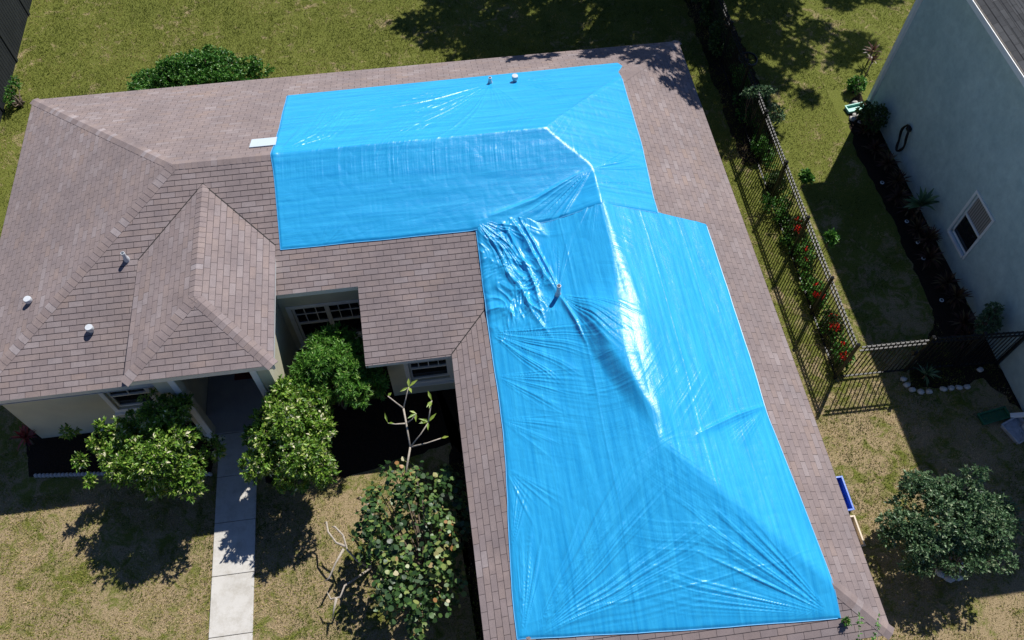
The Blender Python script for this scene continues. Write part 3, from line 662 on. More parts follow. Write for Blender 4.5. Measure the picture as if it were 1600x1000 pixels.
# walkway slabs
walk = MB(); ys = [-8.98, -10.03, -11.09, -12.24, -13.47, -14.7, -15.9]
for i in range(len(ys)-1):
    walk.box((4.455, ys[i+1]+.012, -.05), (5.33, ys[i], .045))
w = walk.build('path', M_conc, bevel=.008); tag(w, kind='structure')
pf = MB(); pf.box((4.13, -8.965, -.05), (6.05, -5.6, .06)); pf = pf.build('porch_floor', mottled('porch_concrete', (.34, .33, .32), .1, 3, .9), bevel=.006); tag(pf, kind='structure')
m = MB(); m.box((4.75, -7.62, .062), (5.55, -7.12, .078)); tag(m.build('door_mat', M_mat, bevel=.004), 'dark red doormat on the shaded porch floor', 'doormat')
# ------------------------------------------------------------------ foliage
def crown(rng, blobs, n_tips, leaf, wid, per=7, up_bias=.35, spread=.9, shell=.55):
    """blobs: [(cx,cy,cz,rx,ry,rz,weight)]; returns leaf quads as V,F and tint: rosettes of leaves at twig tips"""
    B = np.array(blobs, float); w = B[:, 6]/B[:, 6].sum(); k = rng.choice(len(B), n_tips, p=w)
    d = rng.normal(size=(n_tips, 3)); d /= np.linalg.norm(d, axis=1, keepdims=True); r = shell+(1-shell)*rng.random(n_tips)**.6
    r *= 1+.10*np.sin(d[:, 0]*9+k)*np.cos(d[:, 1]*8+d[:, 2]*7)
    C = B[k, :3]+d*B[k, 3:6]*r[:, None]; ctint = rng.normal(0, .19, n_tips)
    axis = d+np.array([0, 0, up_bias])+rng.normal(0, .35, (n_tips, 3)); axis /= np.linalg.norm(axis, axis=1, keepdims=True)
    ref = rng.normal(size=(n_tips, 3)); a = np.cross(axis, ref); a /= np.linalg.norm(a, axis=1, keepdims=True); b = np.cross(axis, a)
    th = (np.arange(per)[None]/per*2*np.pi*1.0+rng.uniform(0, .9, (n_tips, per))); tilt = rng.uniform(.2, spread*1.3, (n_tips, per))
    dirs = axis[:, None]*np.cos(tilt)[..., None]+(a[:, None]*np.cos(th)[..., None]+b[:, None]*np.sin(th)[..., None])*np.sin(tilt)[..., None]
    back = rng.uniform(0, .9, (n_tips, per, 1))*leaf; base = C[:, None]-axis[:, None]*back
    return leaves(rng, base.reshape(-1, 3), dirs.reshape(-1, 3), leaf, wid, np.repeat(axis, per, 0), np.repeat(ctint, per))
def leaves(rng, base, dirs, leaf, wid, nrm, ct, droop=.15):
    n = len(base); ln = leaf*rng.uniform(.5, 1.3, n)[:, None]; side = np.cross(dirs, nrm+rng.normal(0, .3, (n, 3))); side /= np.linalg.norm(side, axis=1, keepdims=True)+1e-9
    nn = np.cross(side, dirs); nn *= np.sign(nn[:, 2:3]+1e-9)
    mid = base+dirs*ln*.5; w = wid*rng.uniform(.8, 1.15, n)[:, None]/2
    tip = base+dirs*ln-np.array([0, 0, 1])*ln*droop
    V = np.stack([base, mid+side*w+nn*w*.35, tip, mid-side*w+nn*w*.35], 1).reshape(-1, 3)
    i = np.arange(n)*4; F = np.concatenate([np.stack([i, i+1, i+2], 1), np.stack([i, i+2, i+3], 1)]); t = np.clip(rng.beta(2.2, 2.2, n)+ct, 0, 1)
    return V, F, np.concatenate([t, t])
def discs(rng, C, N, r, ct, sides=9):
    """round thick leaves"""
    n = len(C); ref = rng.normal(size=(n, 3)); a = np.cross(N, ref); a /= np.linalg.norm(a, axis=1, keepdims=True); b = np.cross(N, a); rr = r*rng.uniform(.6, 1.15, n)
    th = np.linspace(0, 2*np.pi, sides, endpoint=False); cup = rng.uniform(-.05, .22, n)
    P = C[:, None]+(a[:, None]*np.cos(th)[None, :, None]+b[:, None]*np.sin(th)[None, :, None])*rr[:, None, None]*rng.uniform(.78, 1.15, (n, sides, 1))+N[:, None]*(cup*rr)[:, None, None]*(np.cos(2*th)**2)[None, :, None]
    V = np.concatenate([C[:, None], P], 1).reshape(-1, 3); i = np.arange(n)[:, None]*(sides+1); j = np.arange(sides)[None]
    F = np.stack([np.broadcast_to(i, (n, sides)), i+1+j, i+1+(j+1) % sides], -1).reshape(-1, 3); t = np.repeat(np.clip(rng.beta(2, 2.4, n)+ct, 0, 1), sides)
    return V, F, t
def stems(m, rng, base, blobs, n=12, r=.025, r1=.006):
    base = Vector(base)
    for i in range(n):
        b = blobs[rng.integers(len(blobs))]; d = rng.normal(size=3); d /= np.linalg.norm(d)
        tip = Vector((b[0]+d[0]*b[3]*.8, b[1]+d[1]*b[4]*.8, b[2]+d[2]*b[5]*.6)); q = base.lerp(tip, .45)+Vector(tuple(rng.normal(0, .06, 3)))+Vector((0, 0, .1))
        st = base+Vector((rng.normal(0, .06), rng.normal(0, .06), 0)); m.tube([st, st.lerp(q, .5)+Vector((0, 0, .06)), q, tip], [r, r*.8, r*.55, r1], 6)
def bush(name, label, cat, base, blobs, n_tips, leaf, wid, mat, seed, per=7, group=None, extra=None, stem_mat=None, nst=12, r=.025, **kw):
    rng = np.random.default_rng(seed); root = empty(name, base, label, cat, group); B = np.array(base)
    V, F, t = crown(rng, blobs, n_tips, leaf, wid, per, **kw)
    if extra: 
        for ex in extra:
            V2, F2, t2 = crown(rng, ex[0], ex[1], leaf, wid, per, **kw); F = np.vstack([F, F2+len(V)]); V = np.vstack([V, V2]); t = np.concatenate([t, t2])
    np_mesh('foliage', V-B, 0, mat, root, tint=t, F=F)
    m = MB(); stems(m, rng, (0, 0, 0), [(b[0]-B[0], b[1]-B[1], b[2]-B[2], *b[3:]) for b in blobs], nst, r); m.build('stem', stem_mat or M_bark, root, True)
    return root
def lumps(rng, c, R, n, rr=(.3, .5)):
    out = []
    for i in range(n):
        d = rng.normal(size=3); d /= np.linalg.norm(d); d[2] = abs(d[2])*.9-.25; q = rng.uniform(.45, .8); s = rng.uniform(*rr)
        out.append((c[0]+d[0]*R[0]*q, c[1]+d[1]*R[1]*q, c[2]+d[2]*R[2]*q, R[0]*s, R[1]*s, R[2]*s*1.05, s*s))
    return out
rg = np.random.default_rng(21)
b1 = lumps(rg, (3.9, -9.95, 1.85), (1.3, 1.35, 1.4), 58, (.14, .27))+[(3.7, -9.9, 1.5, .7, .6, .7, .25)]
sprays = [[(2.45, -9.6, 1.6, .22, .2, .2, 1), (2.1, -9.9, 1.5, .16, .16, .2, .6), (2.65, -9.35, 1.8, .2, .15, .25, 1), (2.3, -10.3, 1.4, .1, .2, .12, .4), (1.75, -9.2, 1.5, .2, .14, .18, .5)], 170]
bush('flowering_shrub', 'rounded bright green shrub with cream blossoms left of the walkway', 'shrub', (3.4, -9.2, 0), b1, 3300, .10, .042, M_leaf_lime, 31, extra=[sprays], group='flowering shrubs by the entry', nst=22)
b2 = lumps(rg, (6.45, -10.0, 1.75), (1.15, 1.6, 1.25), 54, (.13, .27))+[(6.4, -10, 1.4, .5, .7, .7, .12)]
bush('flowering_shrub', 'tall bright green shrub with pale blossoms right of the walkway', 'shrub', (6.3, -9.7, 0), b2, 3900, .10, .042, M_leaf_lime, 32, group='flowering shrubs by the entry', nst=20)
b3 = lumps(rg, (7.4, -8.65, 1.7), (1.2, 1.4, 1.25), 46, (.14, .27))+[(7.5, -8.7, 1.4, .5, .5, .6, .2)]
bush('feathery_shrub', 'feathery mid green shrub in front of the double window', 'shrub', (7.3, -8.6, 0), b3, 3200, .11, .026, M_leaf_fresh, 33, per=8, nst=14)
# seagrape: round leathery leaves
def seagrape():
    rng = np.random.default_rng(41); base = (8.95, -12.9, 0); root = empty('seagrape_bush', base, 'sprawling bush with big round leathery leaves beside the garage eave', 'bush')
    bl = lumps(rng, (8.88, -12.35, 1.4), (1.5, 2.3, 1.25), 62, (.08, .18))+[(8.9, -12.4, .9, .8, 1.3, .6, .25)]; B = np.array(bl); n = 2500
    k = rng.choice(len(B), n, p=B[:, 6]/B[:, 6].sum()); d = rng.normal(size=(n, 3)); d /= np.linalg.norm(d, axis=1, keepdims=True)
    C = B[k, :3]+d*B[k, 3:6]*rng.uniform(.5, 1.15, n)[:, None]; N = d*.5+np.array([.15, .2, .75])+rng.normal(0, .38, (n, 3)); N /= np.linalg.norm(N, axis=1, keepdims=True)
    V, F, t = discs(rng, C-np.array(base), N, .056, rng.normal(-.06, .10, n)+.34*vnoise(k*3.3, 8), 7); np_mesh('foliage', V, 0, M_leaf_round, root, tint=t, F=F)
    m = MB(); stems(m, rng, (0, 0, 0), [(b[0]-base[0], b[1]-base[1], b[2]-base[2], *b[3:]) for b in bl], 26, .035, .01); m.build('stem', M_bark, root, True)
seagrape()
# bare frangipani with a few leaf tufts
def frangipani():
    base = Vector((8.75, -11.35, 0)); root = empty('frangipani', base, 'nearly bare frangipani with thick grey stems and few yellow green leaves in the courtyard', 'small tree')
    def P(x, y, z): return Vector((x, y, z))-base
    A = [[P(8.75, -11.35, 0), P(8.72, -11.2, .9), P(8.76, -11.02, 1.5), P(8.90, -10.62, 1.75)], [P(8.90, -10.62, 1.75), P(8.87, -10.2, 1.9), P(8.84, -9.85, 2.0)],
         [P(8.84, -9.85, 2.0), P(8.95, -9.62, 2.2), P(9.0, -9.5, 2.25)], [P(8.84, -9.85, 2.0), P(8.66, -9.72, 2.15), P(8.55, -9.62, 2.2)], [P(8.90, -10.62, 1.75), P(9.15, -10.45, 1.95), P(9.33, -10.28, 2.1)],
         [P(8.90, -10.62, 1.75), P(9.25, -10.6, 1.8), P(9.55, -10.6, 1.95)], [P(8.86, -10.15, 1.9), P(8.65, -10.16, 1.95), P(8.5, -10.14, 2.0)], [P(8.86, -10.15, 1.9), P(9.0, -10.12, 2.0), P(9.1, -10.05, 2.1)], [P(9.33, -10.28, 2.1), P(9.42, -10.0, 2.3), P(9.45, -9.9, 2.3)],
         [P(8.74, -11.3, .2), P(8.5, -11.25, .7), P(8.35, -11.2, .9)], [P(8.74, -11.3, .3), P(8.5, -11.0, .8), P(8.45, -10.9, 1.0)]]
    m = MB()
    for i, b in enumerate(A): m.tube(b, [.028 if i == 0 else .018]+[.02 if i < 2 else .012]*(len(b)-1), 8)
    m.build('trunk', M_pbark, root, True)
    rng = np.random.default_rng(3); bs, ds = [], []
    for tip, n in ((P(9.0, -9.5, 2.25), 4), (P(8.55, -9.62, 2.2), 1), (P(9.33, -10.28, 2.1), 7), (P(9.1, -10.05, 2.1), 3), (P(8.5, -10.14, 2.0), 2), (P(9.45, -9.9, 2.3), 3), (P(9.55, -10.6, 1.95), 1), (P(8.45, -10.9, 1.0), 3)):
        for j in range(n): a = rng.uniform(0, 6.28); bs.append(tuple(tip)); ds.append((math.cos(a)*.9, math.sin(a)*.9, .35))
    n = len(bs); d = np.array(ds); d /= np.linalg.norm(d, axis=1, keepdims=True)
    V, F, t = leaves(rng, np.array(bs), d, .21, .065, np.tile((0, 0, 1.), (n, 1)), np.zeros(n)); np_mesh('foliage', V, 0, M_leaf_yg, root, tint=t, F=F)
frangipani()
def bare_branches():
    base = Vector((7.75, -12.5, 0)); root = empty('bare_branch', base, 'bleached leafless branches reaching over the lawn left of the round leaved bush', 'branch')
    def P(x, y, z): return Vector((x, y, z))-base
    m = MB()
    for pts in ([P(7.75, -12.5, .05), P(7.55, -12.45, .55), P(7.40, -12.28, .8), P(7.33, -11.98, .85), P(7.18, -11.80, .9), P(7.10, -11.75, .8)], [P(7.36, -12.2, .8), P(7.18, -12.1, .8), P(7.02, -11.85, .8), P(6.98, -11.62, .75), P(6.93, -11.62, .7)],
                [P(7.33, -12.25, .8), P(7.15, -12.5, .75), P(7.0, -12.75, .65), P(6.9, -12.8, .6)], [P(7.75, -12.5, .05), P(7.5, -12.8, .5), P(7.30, -12.95, .65), P(7.2, -13.15, .6), P(7.0, -13.15, .55), P(6.93, -13.0, .55)],
                [P(7.12, -13.15, .58), P(7.05, -13.35, .5), P(7.0, -13.5, .4)], [P(7.75, -12.5, .05), P(7.85, -12.0, .7), P(7.95, -11.6, .8), P(7.85, -11.35, .85), P(7.7, -11.2, .85)]):
        m.tube(pts, [.03]+[.02]*(len(pts)-2)+[.008], 7)
    m.build('limb', M_pbark, root, True)
bare_branches()
bR = lumps(np.random.default_rng(8), (19.5, -13.5, 1.25), (1.65, 1.3, 1.2), 66, (.10, .22))+[(19.5, -13.5, 1.2, .6, .5, .5, .22)]
bush('grey_green_shrub', 'broad grey green shrub ringed by pale stones beyond the garage', 'shrub', (19.85, -14.15, 0), bR, 4300, .078, .038, M_leaf_grey, 34, nst=26, extra=[[[(20.65, -13.75, 1.3, .3, .25, .3, 1), (20.9, -13.4, 1.2, .18, .15, .15, .5), (19.0, -12.7, 1.6, .3, .22, .25, 1), (20.2, -12.75, 1.7, .28, .22, .3, 1), (18.3, -13.4, 1.3, .22, .3, .2, .8), (20.3, -14.4, 1.2, .3, .25, .25, .8)], 420]])
bH = [b for b in lumps(np.random.default_rng(9), (3.9, 1.35, 1.35), (2.4, 1.2, 1.15), 54, (.12, .25))]
bush('back_hedge_shrub', 'wide dark green shrub behind the back eave', 'shrub', (3.9, .9, 0), bH, 4200, .085, .042, M_leaf_mid, 35, nst=20, extra=[[[(5.75, .75, 1.4, .2, .2, .25, 1), (4.15, 2.1, 1.75, .16, .16, .2, 1), (2.2, .9, 1.7, .18, .18, .22, 1), (3.1, 1.6, 1.7, .3, .2, .25, 1)], 220]])
bush('side_shrub', 'small weedy shrub against the dark panel fence', 'shrub', (-1.9, 2.6, 0), lumps(np.random.default_rng(10), (-1.95, 2.8, .35), (.25, .6, .4), 6), 220, .06, .03, M_leaf_mid, 36)
# strappy plants
def rosette(name, label, cat, base, h, n, leaf, wid, mat, seed, group=None, spread=1.0, trunk=.02, levels=1):
    rng = np.random.default_rng(seed); root = empty(name, base, label, cat, group); bs, ds = [], []
    for j in range(n):
        a = rng.uniform(0, 6.283); e = rng.uniform(.05, 1.2)*spread; z = h-rng.uniform(0, .12)*levels
        bs.append((0, 0, z)); ds.append((math.cos(a)*math.cos(1.57-e), math.sin(a)*math.cos(1.57-e), math.sin(1.57-e)))
    d = np.array(ds); B = np.array(bs)
    # arching leaf: three segments
    Vs, Fs, Ts = [], [], []; k = 0
    for b, dd in zip(B, d):
        ln = leaf*rng.uniform(.75, 1.15); sd = np.cross(dd, (0, 0, 1.)); sd /= np.linalg.norm(sd)+1e-9; p = b.copy(); dr = dd.copy(); tt = rng.random()
        for i, wv_ in enumerate((.35, 1, .8, .08)):
            Vs += [p-sd*wid*wv_/2, p+sd*wid*wv_/2]; p = p+dr*ln/3; dr = dr-np.array((0, 0, .32)); dr /= np.linalg.norm(dr)
        for i in range(3): Fs.append((k+2*i, k+2*i+1, k+2*i+3, k+2*i+2)); Ts.append(tt)
        k += 8
    np_mesh('leaf_rosette', np.array(Vs), 0, mat, root, tint=Ts, F=np.array(Fs)); m = MB(); m.tube([(0, 0, 0), (.01, .0, h*.5), (0, 0, h)], [trunk*1.3, trunk, trunk], 8); m.build('stem', M_bark, root, True)
    return root
rosette('cordyline', 'dark red leaved plant at the left front corner of the house', 'plant', (.25, -8.62, 0), .4, 30, .36, .055, M_leaf_red, 1)
rosette('cordyline', 'reddish strappy plant on the grass behind the neighbour corner, farther of the two', 'plant', (23.75, 1.0, 0), .5, 16, .34, .06, M_leaf_burg, 2)
rosette('cordyline', 'reddish strappy plant beside the neighbour downpipe, nearer of the two', 'plant', (23.4, .35, 0), .75, 16, .28, .05, M_leaf_burg, 3)
rosette('palm', 'small palm like plant standing against the mint neighbour wall', 'palm', (22.75, -5.05, 0), .62, 26, .54, .10, M_leaf_grey, 4, trunk=.035)
rosette('spiky_plant', 'spiky plant growing in the dark round pot under the double window', 'plant', (6.72, -7.55, .30), .06, 22, .38, .022, M_leaf_mid, 5, trunk=.01)
m = MB(); m.lathe((6.72, -7.55, 0), [(.15, 0), (.22, .12), (.25, .30), (.27, .33), (.24, .34), (.22, .30), (.0, .29)], 24); tag(m.build('plant_pot', M_terra, smooth=True), 'dark round pot holding a spiky plant under the double window', 'pot')
rosette('cordyline', 'pale green strappy plant inside the curved stone edging', 'plant', (21.1, -9.75, 0), .25, 30, .34, .04, M_leaf_grey, 6)
# low red-brown planting along the neighbour wall
rw = np.random.default_rng(12)
for i, y in enumerate(np.linspace(-2.0, -9.0, 13)):
    x = 22.62+rw.uniform(-.12, .1); yy = y+rw.uniform(-.15, .15)
    where = ['nearest the wall corner', 'just past the hose reel', 'beside the hose reel', 'short of the palm', 'right behind the palm', 'at the palm foot', 'between palm and window', 'below the window left side', 'below the window', 'below the window right side', 'past the window', 'short of the gate fence', 'next to the gate fence'][i]
    rosette('border_plant', 'low burgundy border plant against the mint wall, '+where, 'plant', (x, yy, 0), rw.uniform(.14, .34), 56, .38, .05, M_leaf_burg, 60+i, 'burgundy border plants along the neighbour wall', spread=1.15)
bush('wall_bush', 'pale leaved bush against the mint wall close to the fence end', 'bush', (22.75, -8.9, 0), [(22.75, -8.9, .8, .28, .28, .4, 1), (22.75, -8.75, 1.15, .2, .2, .25, .5)], 420, .06, .035, M_leaf_grey, 37)
bush('wall_bush', 'leafy bush by the hose reel at the neighbour corner', 'bush', (22.75, -1.75, 0), [(22.75, -1.75, .55, .35, .4, .45, 1), (22.7, -1.3, .35, .25, .3, .3, .5)], 480, .06, .04, M_leaf_dark, 38)
bush('corner_plant', 'bright green leafy plant behind the teal planter', 'plant', (22.9, -.15, 0), [(22.9, -.15, .3, .28, .25, .22, 1)], 160, .09, .045, M_leaf_mid, 39)
for i, (x, y, hh) in enumerate([(19.3, 2.0, .7), (19.35, 3.3, .8), (19.2, 4.6, .8)]):
    bush('dark_shrub', 'dark leafy shrub in tree shade at the upper fence, '+['nearest the camera', 'the middle one', 'the farthest'][i], 'shrub', (x, y, 0), [(x, y, hh*.6, .4, .5, hh*.5, 1), (x-.1, y+.3, hh, .25, .3, .25, .5)], 420, .09, .05, M_leaf_dark, 130+i, group='dark shrubs at the upper fence', nst=6)
# fence-side planting: foliage with red flowers
fp = [(19.25, -9.05, .5, 1, 'nearest the gate corner'), (19.3, -8.2, .45, 1, 'second from the gate corner'), (19.2, -7.3, .5, 1, 'third from the gate corner'), (19.35, -5.25, .55, 1, 'half way along the fence'), (19.3, -6.1, .4, .25, 'just before the fence middle'),
      (19.35, -3.6, .45, 0, 'past the fence middle'), (19.25, -2.2, .5, 0, 'at the far part of the fence'), (19.6, -.9, .7, 0, 'where tree shade begins'), (19.4, .3, .8, 0, 'in the tree shade')]
for i, (x, y, h, red, wh) in enumerate(fp):
    o = bush('fence_plant', ('red flowering plant' if red else 'green leafy plant')+' between the fence pickets, '+wh, 'plant', (x, y, 0), [(x, y, h*.75, .24, .32, h*.5, 1), (x+.1, y+.3, h*.5, .18, .2, h*.35, .5)], 230 if red else 300, .075, .04, M_leaf_dark if i % 2 else M_leaf_mid, 70+i, group='plants along the metal fence', nst=6, r=.012)
    if red:
        rng = np.random.default_rng(90+i)
        for fx, fy, fz, fr in ((-.05, -.12, h*1.05, .13*red**.5), (.04, .2, h*.95, .08)):
            V, F, t = crown(rng, [(fx, fy, fz, fr, fr, fr*.45, 1)], int(5200*fr*fr*red), .07, .035, 6, spread=1.2, shell=.1); np_mesh('flower', V, 0, M_flower, o, tint=t, F=F)
for i, (x, y, z) in enumerate([(19.75, -4.1, 1.1), (19.75, -6.1, 1.05)]):
    bush('fence_plant', ['lime leafed plant poking past the fence, farther from the gate', 'lime leafed plant poking past the fence, nearer to the gate'][i], 'plant', (x-.15, y, 0), [(x, y, z, .16, .2, .16, 1)], 70, .11, .055, M_leaf_mid, 110+i, group='plants along the metal fence', nst=5, r=.012)
bush('fence_vine', 'leafy pale vine climbing over the fence top in the shade', 'plant', (19.3, -1.2, 0), [(19.2, -1.25, 1.5, .5, .18, .14, 1), (19.75, -1.6, .9, .25, .3, .3, .8)], 330, .07, .035, M_leaf_grey, 120, nst=8, r=.014)
def fence_cover():
    rng = np.random.default_rng(321); bl = []
    for i in range(60):
        y = rng.uniform(-9.1, 1.2); x = 19.22+.12*math.sin(y*1.7)+rng.normal(0, .14)+.02*(y+9); h = rng.uniform(.08, .38); s = rng.uniform(.10, .28); bl.append((x, y, h, s, s*1.3, h*.8, s*s))
    V, F, t = crown(rng, bl, 1500, .075, .035, 6, shell=.3); o = np_mesh('ground_cover', V, 0, M_leaf_mid, None, tint=t, F=F); tag(o, 'tangled low green growth along the foot of the metal fence', 'ground cover', kind='stuff')
fence_cover()
# roof-corner weed: tall thin stems rising past the front eave
def weed():
    rng = np.random.default_rng(44); base = (16.45, -16.05, 0); root = empty('weed_plant', base, 'tall spindly weed rising past the roof corner of the garage', 'plant'); m = MB(); bs, ds, nn = [], [], []
    for tip in ((-.12, .78, 2.95), (.20, .72, 2.95), (.02, .38, 2.8), (.35, .32, 2.85), (-.22, .35, 2.75)):
        tip = Vector(tip); mid = Vector((tip.x*.6, .05, 1.9)); m.tube([(0, 0, 0), (tip.x*.3, -.08, 1.0), mid, (tip.x*.9, .22, 2.55), tip], [.016, .013, .010, .007, .004], 6)
        for j in range(26):
            q = mid.lerp(tip, rng.uniform(.45, 1))+Vector((0, 0, .10)); a = rng.uniform(0, 6.28); bs.append(tuple(q)); ds.append((math.cos(a), math.sin(a), .4))
    m.build('stem', M_pbark, root, True); d = np.array(ds); d /= np.linalg.norm(d, axis=1, keepdims=True)
    V, F, t = leaves(rng, np.array(bs), d, .07, .03, np.tile((0, 0, 1.), (len(bs), 1)), np.zeros(len(bs))); np_mesh('foliage', V, 0, M_leaf_mid, root, tint=t, F=F)
weed()
bush('sprout', 'little green tuft growing at the lower right corner of the tarp', 'plant', (16.25, -15.27, 2.54), [(16.25, -15.27, 2.62, .06, .06, .06, 1)], 26, .06, .03, M_leaf_mid, 45, nst=3, r=.004)
# shade tree beyond the back right corner
def tree():
    rng = np.random.default_rng(77); base = (19.6, 9.2, 0); root = empty('shade_tree', base, 'big leafy tree behind the yard casting dappled shade over the lawn and roof corner', 'tree'); B = np.array(base)
    bl = []
    for i in range(46):
        a = rng.uniform(0, 6.283); q = rng.random()**.5; x = 18.8+math.cos(a)*q*6.4; y = 7.6+math.sin(a)*q*3.4; z = 5.6+rng.uniform(-1.2, 1.8); s = rng.uniform(.6, 1.1)
        bl.append((x, y, z, s*1.15, s*1.0, s*.55, s*s))
    for sx, sy in ((11.2, 4.6), (12.3, 3.6), (13, 5.2), (14.2, 2.6), (14.8, 4.4), (16, 3.2), (16.4, 5), (17.4, 1.6), (17.8, 3.6), (18.8, 2.2), (19.2, 4.4), (20.2, .9), (20.6, 2.9), (21.6, 1.6), (21.8, 4), (22.6, 2.6), (23.6, 1.8), (24, 4), (19.6, -.5), (18.8, .4), (16.2, 1.2), (13, 2.0), (25.5, 4.2), (11, 6), (21.4, -.2), (18.2, -1.2), (17.6, .2), (15.6, .4), (19.4, -1.6), (11.8, 5.8), (10.6, 3.8), (13.4, 3.9), (15.2, 5.8), (14.6, 3.4), (16.8, 4.2), (18.4, 4.8), (18.2, 2.6), (19.6, 1.2), (22.9, 1.2), (19, -.6), (17.2, 2.6), (16.6, .6), (14.6, 1.4), (12.6, 2.8), (18.4, 6), (20.4, 5.6)):
        z = rng.uniform(6.4, 8.2); s = rng.uniform(.55, 1.05) if sx < 19.5 else rng.uniform(.4, .8); bl.append((sx+.47*z, sy+.59*z, z, s*1.1, s*.9, s*.5, s*s*1.4))
    for sx, sy in ((16.4, -1.1), (15.7, -.7), (16.9, -2.1), (14.6, -.5), (13.4, -.15), (16.6, -.2), (15.2, -.2), (12.6, -.1), (17.0, -1.5), (16.3, -1.9)):
        z = rng.uniform(6.6, 8.4)-2.6; s = rng.uniform(.28, .5); bl.append((sx+.47*z, sy+.59*z, z+2.6, s*1.1, s*.9, s*.5, s*s*1.2))
    bl += [(17.6, 3.3, 7.9, .9, .8, .5, .8), (19.4, 3.6, 8.2, 1.0, .8, .5, .8), (16.2, 3.9, 7.4, .8, .7, .4, .6), (21.3, 4.2, 7.6, 1.1, .8, .5, .9), (23.5, 4.8, 7.0, 1.0, .8, .5, .8), (18.6, 2.6, 8.6, .7, .7, .4, .5), (20.2, 2.4, 8.4, .8, .7, .4, .5)]
    V, F, t = crown(rng, bl, 21000, .19, .09, 6, shell=.2); np_mesh('crown', V-B, 0, M_leaf_dark, root, tint=t, F=F)
    m = MB(); m.tube([(0, 0, -.1), (.05, 0, 1.2), (-.1, -.1, 2.6), (-.2, -.3, 4.0)], [.36, .27, .24, .2], 12)
    for b in bl[::2]:
        p = Vector((b[0]-B[0], b[1]-B[1], b[2]-B[2])); st = Vector((-.15, -.2, 3.4)); md = st.lerp(p, .5)+Vector((0, 0, .35)); m.tube([st, md, p], [.13, .07, .02], 7)
    m.build('trunk', M_bark, root, True)
tree()
# ------------------------------------------------------------------ metal fence
def pickets(m, a, b, h, sp=.105, low=.06, rails=(.12, .98, .87)):
    a = Vector(a); b = Vector(b); ln = (b-a).length; d = (b-a)/ln; n = int(ln/sp)
    for i in range(1, n):
        p = a+d*(ln*i/n); m.beam(p+Vector((0, 0, low)), p+Vector((0, 0, h+.04)), .019, .019, upv=tuple(d))
    for rz_ in (.10*1, h-.17, h-.02):
        for off in (-1, 1):
            nn = Vector((-d.y, d.x, 0))*.017*off; m.beam(a+nn+Vector((0, 0, rz_)), b+nn+Vector((0, 0, rz_)), .006, .032)
        m.beam(a+Vector((0, 0, rz_+.017)), b+Vector((0, 0, rz_+.017)), .024, .004)
def post(m, p, h, w=.062):
    x, y = p; m.box((x-w/2, y-w/2, 0), (x+w/2, y+w/2, h)); c = w/2+.006
    m.add([(x-c, y-c, h), (x+c, y-c, h), (x+c, y+c, h), (x-c, y+c, h), (x-c, y-c, h+.012), (x+c, y-c, h+.012), (x+c, y+c, h+.012), (x-c, y+c, h+.012), (x, y, h+.035)],
          [(0, 3, 2, 1), (0, 1, 5, 4), (1, 2, 6, 5), (2, 3, 7, 6), (3, 0, 4, 7), (4, 5, 8), (5, 6, 8), (6, 7, 8), (7, 4, 8)])
def metal_fence(base, pts, label, h=1.56):
    root = empty('metal_fence', (*base, 0), label, 'fence'); B = Vector((*base, 0))
    for i in range(len(pts)):
        m = MB(); post(m, (pts[i][0]-B.x, pts[i][1]-B.y), h+.06); m.build('post', M_black, root)
        if i < len(pts)-1:
            m = MB(); pickets(m, Vector((*pts[i], 0))-B, Vector((*pts[i+1], 0))-B, h); m.build('fence_panel', M_black, root)
n = 9; fpts = [(19.0+.30*(k/n), -9.46+k*1.83) for k in range(n+1)]
metal_fence((19.0, -9.46), fpts, 'long black metal picket fence running back beside the house roof')
metal_fence((20.75, -9.5), [(20.75, -9.5), (21.95, -9.56), (23.03, -9.62)], 'short black metal picket fence joining the gate to the mint wall')
g = empty('metal_gate', (19.06, -9.48, 0), 'black metal picket gate between the fence corner and the second post', 'gate')
m = MB(); pickets(m, (.05, 0, 0), (1.62, -.03, 0), 1.52); m.build('gate_panel', M_black, g)
m = MB(); m.box((1.50, -.05, .85), (1.60, .03, .97)); m.build('latch', M_black, g)
# left dark fence
g = empty('panel_fence', (-2.4, 3, 0), 'dark charcoal panel fence along the left edge of the lawn', 'fence')
for k in range(8):
    y0 = -5+k*2.2; m = MB(); m.box((-.03, y0+.06, .04), (.03, y0+2.14, 1.78)); 
    for j in range(1, 14): m.box((.028, y0+.06+j*.15, .08), (.036, y0+.06+j*.15+.02, 1.74))
    o = m.build('fence_panel', M_fence, g); m = MB(); m.box((-.06, y0-.06, 0), (.06, y0+.06, 1.88)); m.box((-.075, y0-.075, 1.88), (.075, y0+.075, 1.91)); m.build('post', M_fence, g)
    m = MB(); m.box((-.05, y0+.06, 1.78), (.05, y0+2.14, 1.83)); m.build('top_rail', mottled('fence_rail', (.12, .16, .17), .2) if k == 0 else bpy.data.materials['fence_rail'], g)
# ================================================================== NEIGHBOUR HOUSE
nb = empty('neighbour_house', (26, -6, 0), 'mint green two storey house with dark grey shingle roof at the right', 'house'); NI = Matrix.Translation((-26, 6, 0))
def nfin(o): o.matrix_parent_inverse = NI; return o
NX, NY0, NY1, NH = 23.1, -11.2, -.76, 5.28
m = MB(); wy0, wy1, wz0, wz1 = -6.86, -6.02, .68, 2.12
for y0, y1, z0, z1 in ((NY0, wy0, 0, NH), (wy1, NY1, 0, NH), (wy0, wy1, 0, wz0), (wy0, wy1, wz1, NH)): m.box((NX, y0, z0), (NX+.2, y1, z1))
nfin(m.build('wall', M_mint, nb))
m = MB(); m.box((NX+.2, NY0, 0), (34, NY0+.2, NH)); m.box((NX+.2, NY1-.2, 0), (34, NY1, NH)); m.box((33.8, NY0+.2, 0), (34, NY1-.2, NH)); nfin(m.build('wall', M_mint, nb))
RX, RZ = 22.66, 5.42
